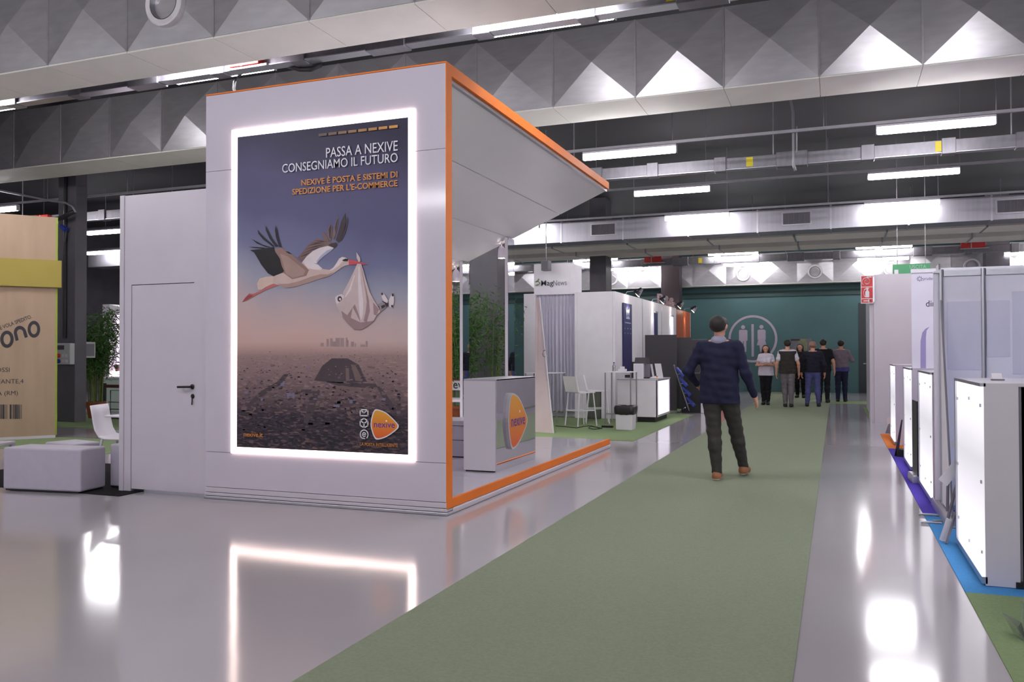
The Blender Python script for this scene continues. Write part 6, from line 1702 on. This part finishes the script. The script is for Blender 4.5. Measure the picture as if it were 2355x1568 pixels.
    hp_ = [(HD(0, -0.025, 1.675), HD(0, 0.025, 1.68), 0.094 * s, 0.088 * s)]
    if hair == 'short':
        skin('hair', hp_, hm, vox * 0.8, body, 0.02, cuts=((-st * 0.62, ct * 0.62, -0.78, (-0.78 * 1.655 + 0.62 * 0.035) * s), (0, 0, -1, -1.585 * s)), wrinkle=0.002)
    elif hair == 'long':
        for sd in (-1, 1):
            hp_ += [(HD(sd * 0.075, -0.02, 1.66), HD(sd * 0.095, 0.0, 1.5), 0.035 * s, 0.035 * s), (HD(sd * 0.095, 0.0, 1.5), HD(sd * 0.1, 0.05, 1.4), 0.035 * s, 0.025 * s)]
        hp_ += [(HD(0, -0.06, 1.64), HD(0, -0.08, 1.42), 0.08 * s, 0.07 * s)]
        skin('hair', hp_, hm, vox * 0.8, body, 0.025, cuts=((0, 1, -0.35, (0.045 - 0.35 * 1.62) * s),), wrinkle=0.002)
    for sd in (-1, 1):
        c_ = HD(sd * 0.031, 0.082, 1.652)
        mb_ = M(); prof = [(0.013 * s * math.sin(t * math.pi / 8), -0.013 * s * math.cos(t * math.pi / 8)) for t in range(9)]
        e_ = mb_.lathe([(max(r_, 1e-4), h_) for r_, h_ in prof], c_, 12).build('eye', EYEM, body, local=True, smooth=True)
        M().lathe([(0.006 * s, 0.0115 * s), (1e-4, 0.0135 * s)], c_, 10, 'y').build('iris', IRIS, e_, local=True)
    return body

def cloth(key, col, n=0.1):
    return mat(key, col, 0.8, noise=n, scale=14, bump=0.1, bscale=90, spec=0.2)
p = Zp(1660, 1103)
person('man in navy jacket and dark trousers walking away along the green runner', (p.x - 0.02, p.y - 0.0, 0.006), H=1.79, rz=-0.05, vox=0.0065,
       legs=((-0.02, -0.04, 0.0), (0.2, 0.34, 0.03)), arms=(((-0.33, -0.06, 1.16), (-0.27, 0.14, 1.02)), ((0.29, -0.02, 1.13), (0.35, 0.12, 0.9))),
       shirt=cloth('navy_jacket', (36, 38, 62)), trousers=cloth('dark_grey_trousers', (62, 60, 58)), shoes=[mat('tan_shoe', (150, 96, 62), 0.6, noise=0.15), mat('pale_sole', (196, 188, 178), 0.6, noise=0.05)], hem=0.82, collar=cloth('pale_collar', (150, 148, 168)), head_turn=-0.25, build=1.08)
BLKSHOE = [mat('black_shoe', (26, 25, 27), 0.5, noise=0.1)]
p = Zp(1762, 931)
person('dark-haired woman in white top with folded arms, facing the camera', (p.x, p.y, 0.006), H=1.6, rz=3.14, legs=((-0.05, 0.02, 0), (0.07, -0.04, 0)),
       arms=(((-0.26, 0.02, 1.16), (0.06, 0.2, 1.17)), ((0.26, 0.02, 1.16), (-0.05, 0.24, 1.2))), shirt=cloth('white_top', (206, 200, 214), 0.03), sleeve=0.45,
       trousers=cloth('black_leggings', (28, 28, 32)), shoes=BLKSHOE, hair='long', female=True, hem=0.86)
p = Zp(1812, 936)
person('man in dark vest over white short sleeves and grey trousers', (p.x, p.y, 0.006), H=1.72, rz=0.05, legs=((-0.06, 0.02, 0), (0.08, -0.08, 0.0)), shirt=cloth('white_tee', (206, 202, 214), 0.03), sleeve=0.55,
       vest=cloth('dark_olive_vest', (52, 50, 46)), trousers=cloth('grey_trousers', (110, 104, 108)), shoes=BLKSHOE, hem=0.9)
p = Zp(1841, 915)
person('person in black standing half hidden before the wall poster', (p.x, p.y, 0.006), H=1.66, rz=3.0, vox=0.01, shirt=cloth('black_coat', (34, 32, 34)), trousers=cloth('black_trousers', (24, 24, 27)), shoes=BLKSHOE, hair='long', female=True, hem=0.8)
p = Zp(1870, 935)
person('bald man in dark jumper and blue jeans, his back to the camera', (p.x, p.y, 0.006), H=1.68, rz=0.0, legs=((-0.15, 0, 0), (0.14, 0.0, 0)), arms=(((-0.32, -0.02, 1.12), (-0.3, 0.06, 0.9)), ((0.3, -0.02, 1.12), (0.3, 0.06, 0.9))),
       shirt=cloth('dark_jumper', (34, 34, 46)), trousers=cloth('blue_jeans', (82, 84, 134)), shoes=BLKSHOE, hair='short', hair_m=mat('cropped_hair', (150, 112, 96), 0.6, noise=0.1), hem=0.92, build=1.12)
p = Zp(1890, 926)
person('dark-haired man in black short-sleeved shirt behind the jeans wearer', (p.x + 0.05, p.y, 0.006), H=1.76, rz=-0.1, shirt=cloth('black_tee', (28, 28, 34)), sleeve=0.6, trousers=cloth('black_jeans', (32, 32, 38)), shoes=BLKSHOE, hem=0.9)
p = Zp(1935, 924)
person('man in grey jumper and dark blue jeans, rightmost of the group', (p.x, p.y, 0.006), H=1.74, rz=-0.1, legs=((-0.09, 0, 0), (0.1, 0.03, 0)), arms=(((-0.29, 0.0, 1.14), (-0.22, 0.22, 1.08)), ((0.3, 0.02, 1.18), (0.22, 0.25, 1.2))),
       shirt=cloth('grey_jumper', (128, 116, 128)), trousers=cloth('dark_jeans', (38, 42, 66)), shoes=BLKSHOE, belt=cloth('blue_undershirt', (80, 76, 136)), hem=0.96)

# groups of repeats: things of one kind share a phrase
GROUPS = {'column': 'dark hall columns', 'carpet': 'coloured stand carpets', 'air_duct': 'big sheet metal ducts', 'box_duct': 'flat rectangular ducts', 'busbar_trunking': 'busbar runs under the ceiling',
          'lighting_rail': 'rails of the hanging tubes', 'junction_box': 'red boxes on the busbar runs', 'conduit_pipe': 'thin conduits under the ceiling', 'cable': 'cable loops above the booth', 'spotlight': 'barrel spotlights under the canopy',
          'pouf': 'white poufs on the black mat', 'outlet_box': 'outlet boxes on the left column', 'lit_counter': 'glowing white counters along the right stands', 'roll_up_banner': 'roll-up banners seen edge-on',
          'leaflet_easel': 'leaflet easels', 'arm_spotlight': 'chrome arm spotlights on the side walls', 'wall_banner': 'banners on the side walls', 'stand_side_wall': 'stand side walls along the aisle', 'leaning_board': 'boards leaning on the reception counter',
          'bar_table': 'white bar tables', 'bar_stool': 'white bar stools', 'dark_partition': 'dark grey partitions', 'potted_bamboo': 'potted bamboos', 'person': 'people in the hall'}
for o in S.objects:
    if o.parent is None and o.get('category') and 'group' not in o:
        g_ = GROUPS.get(o.name.split('.')[0])
        if g_: o['group'] = g_
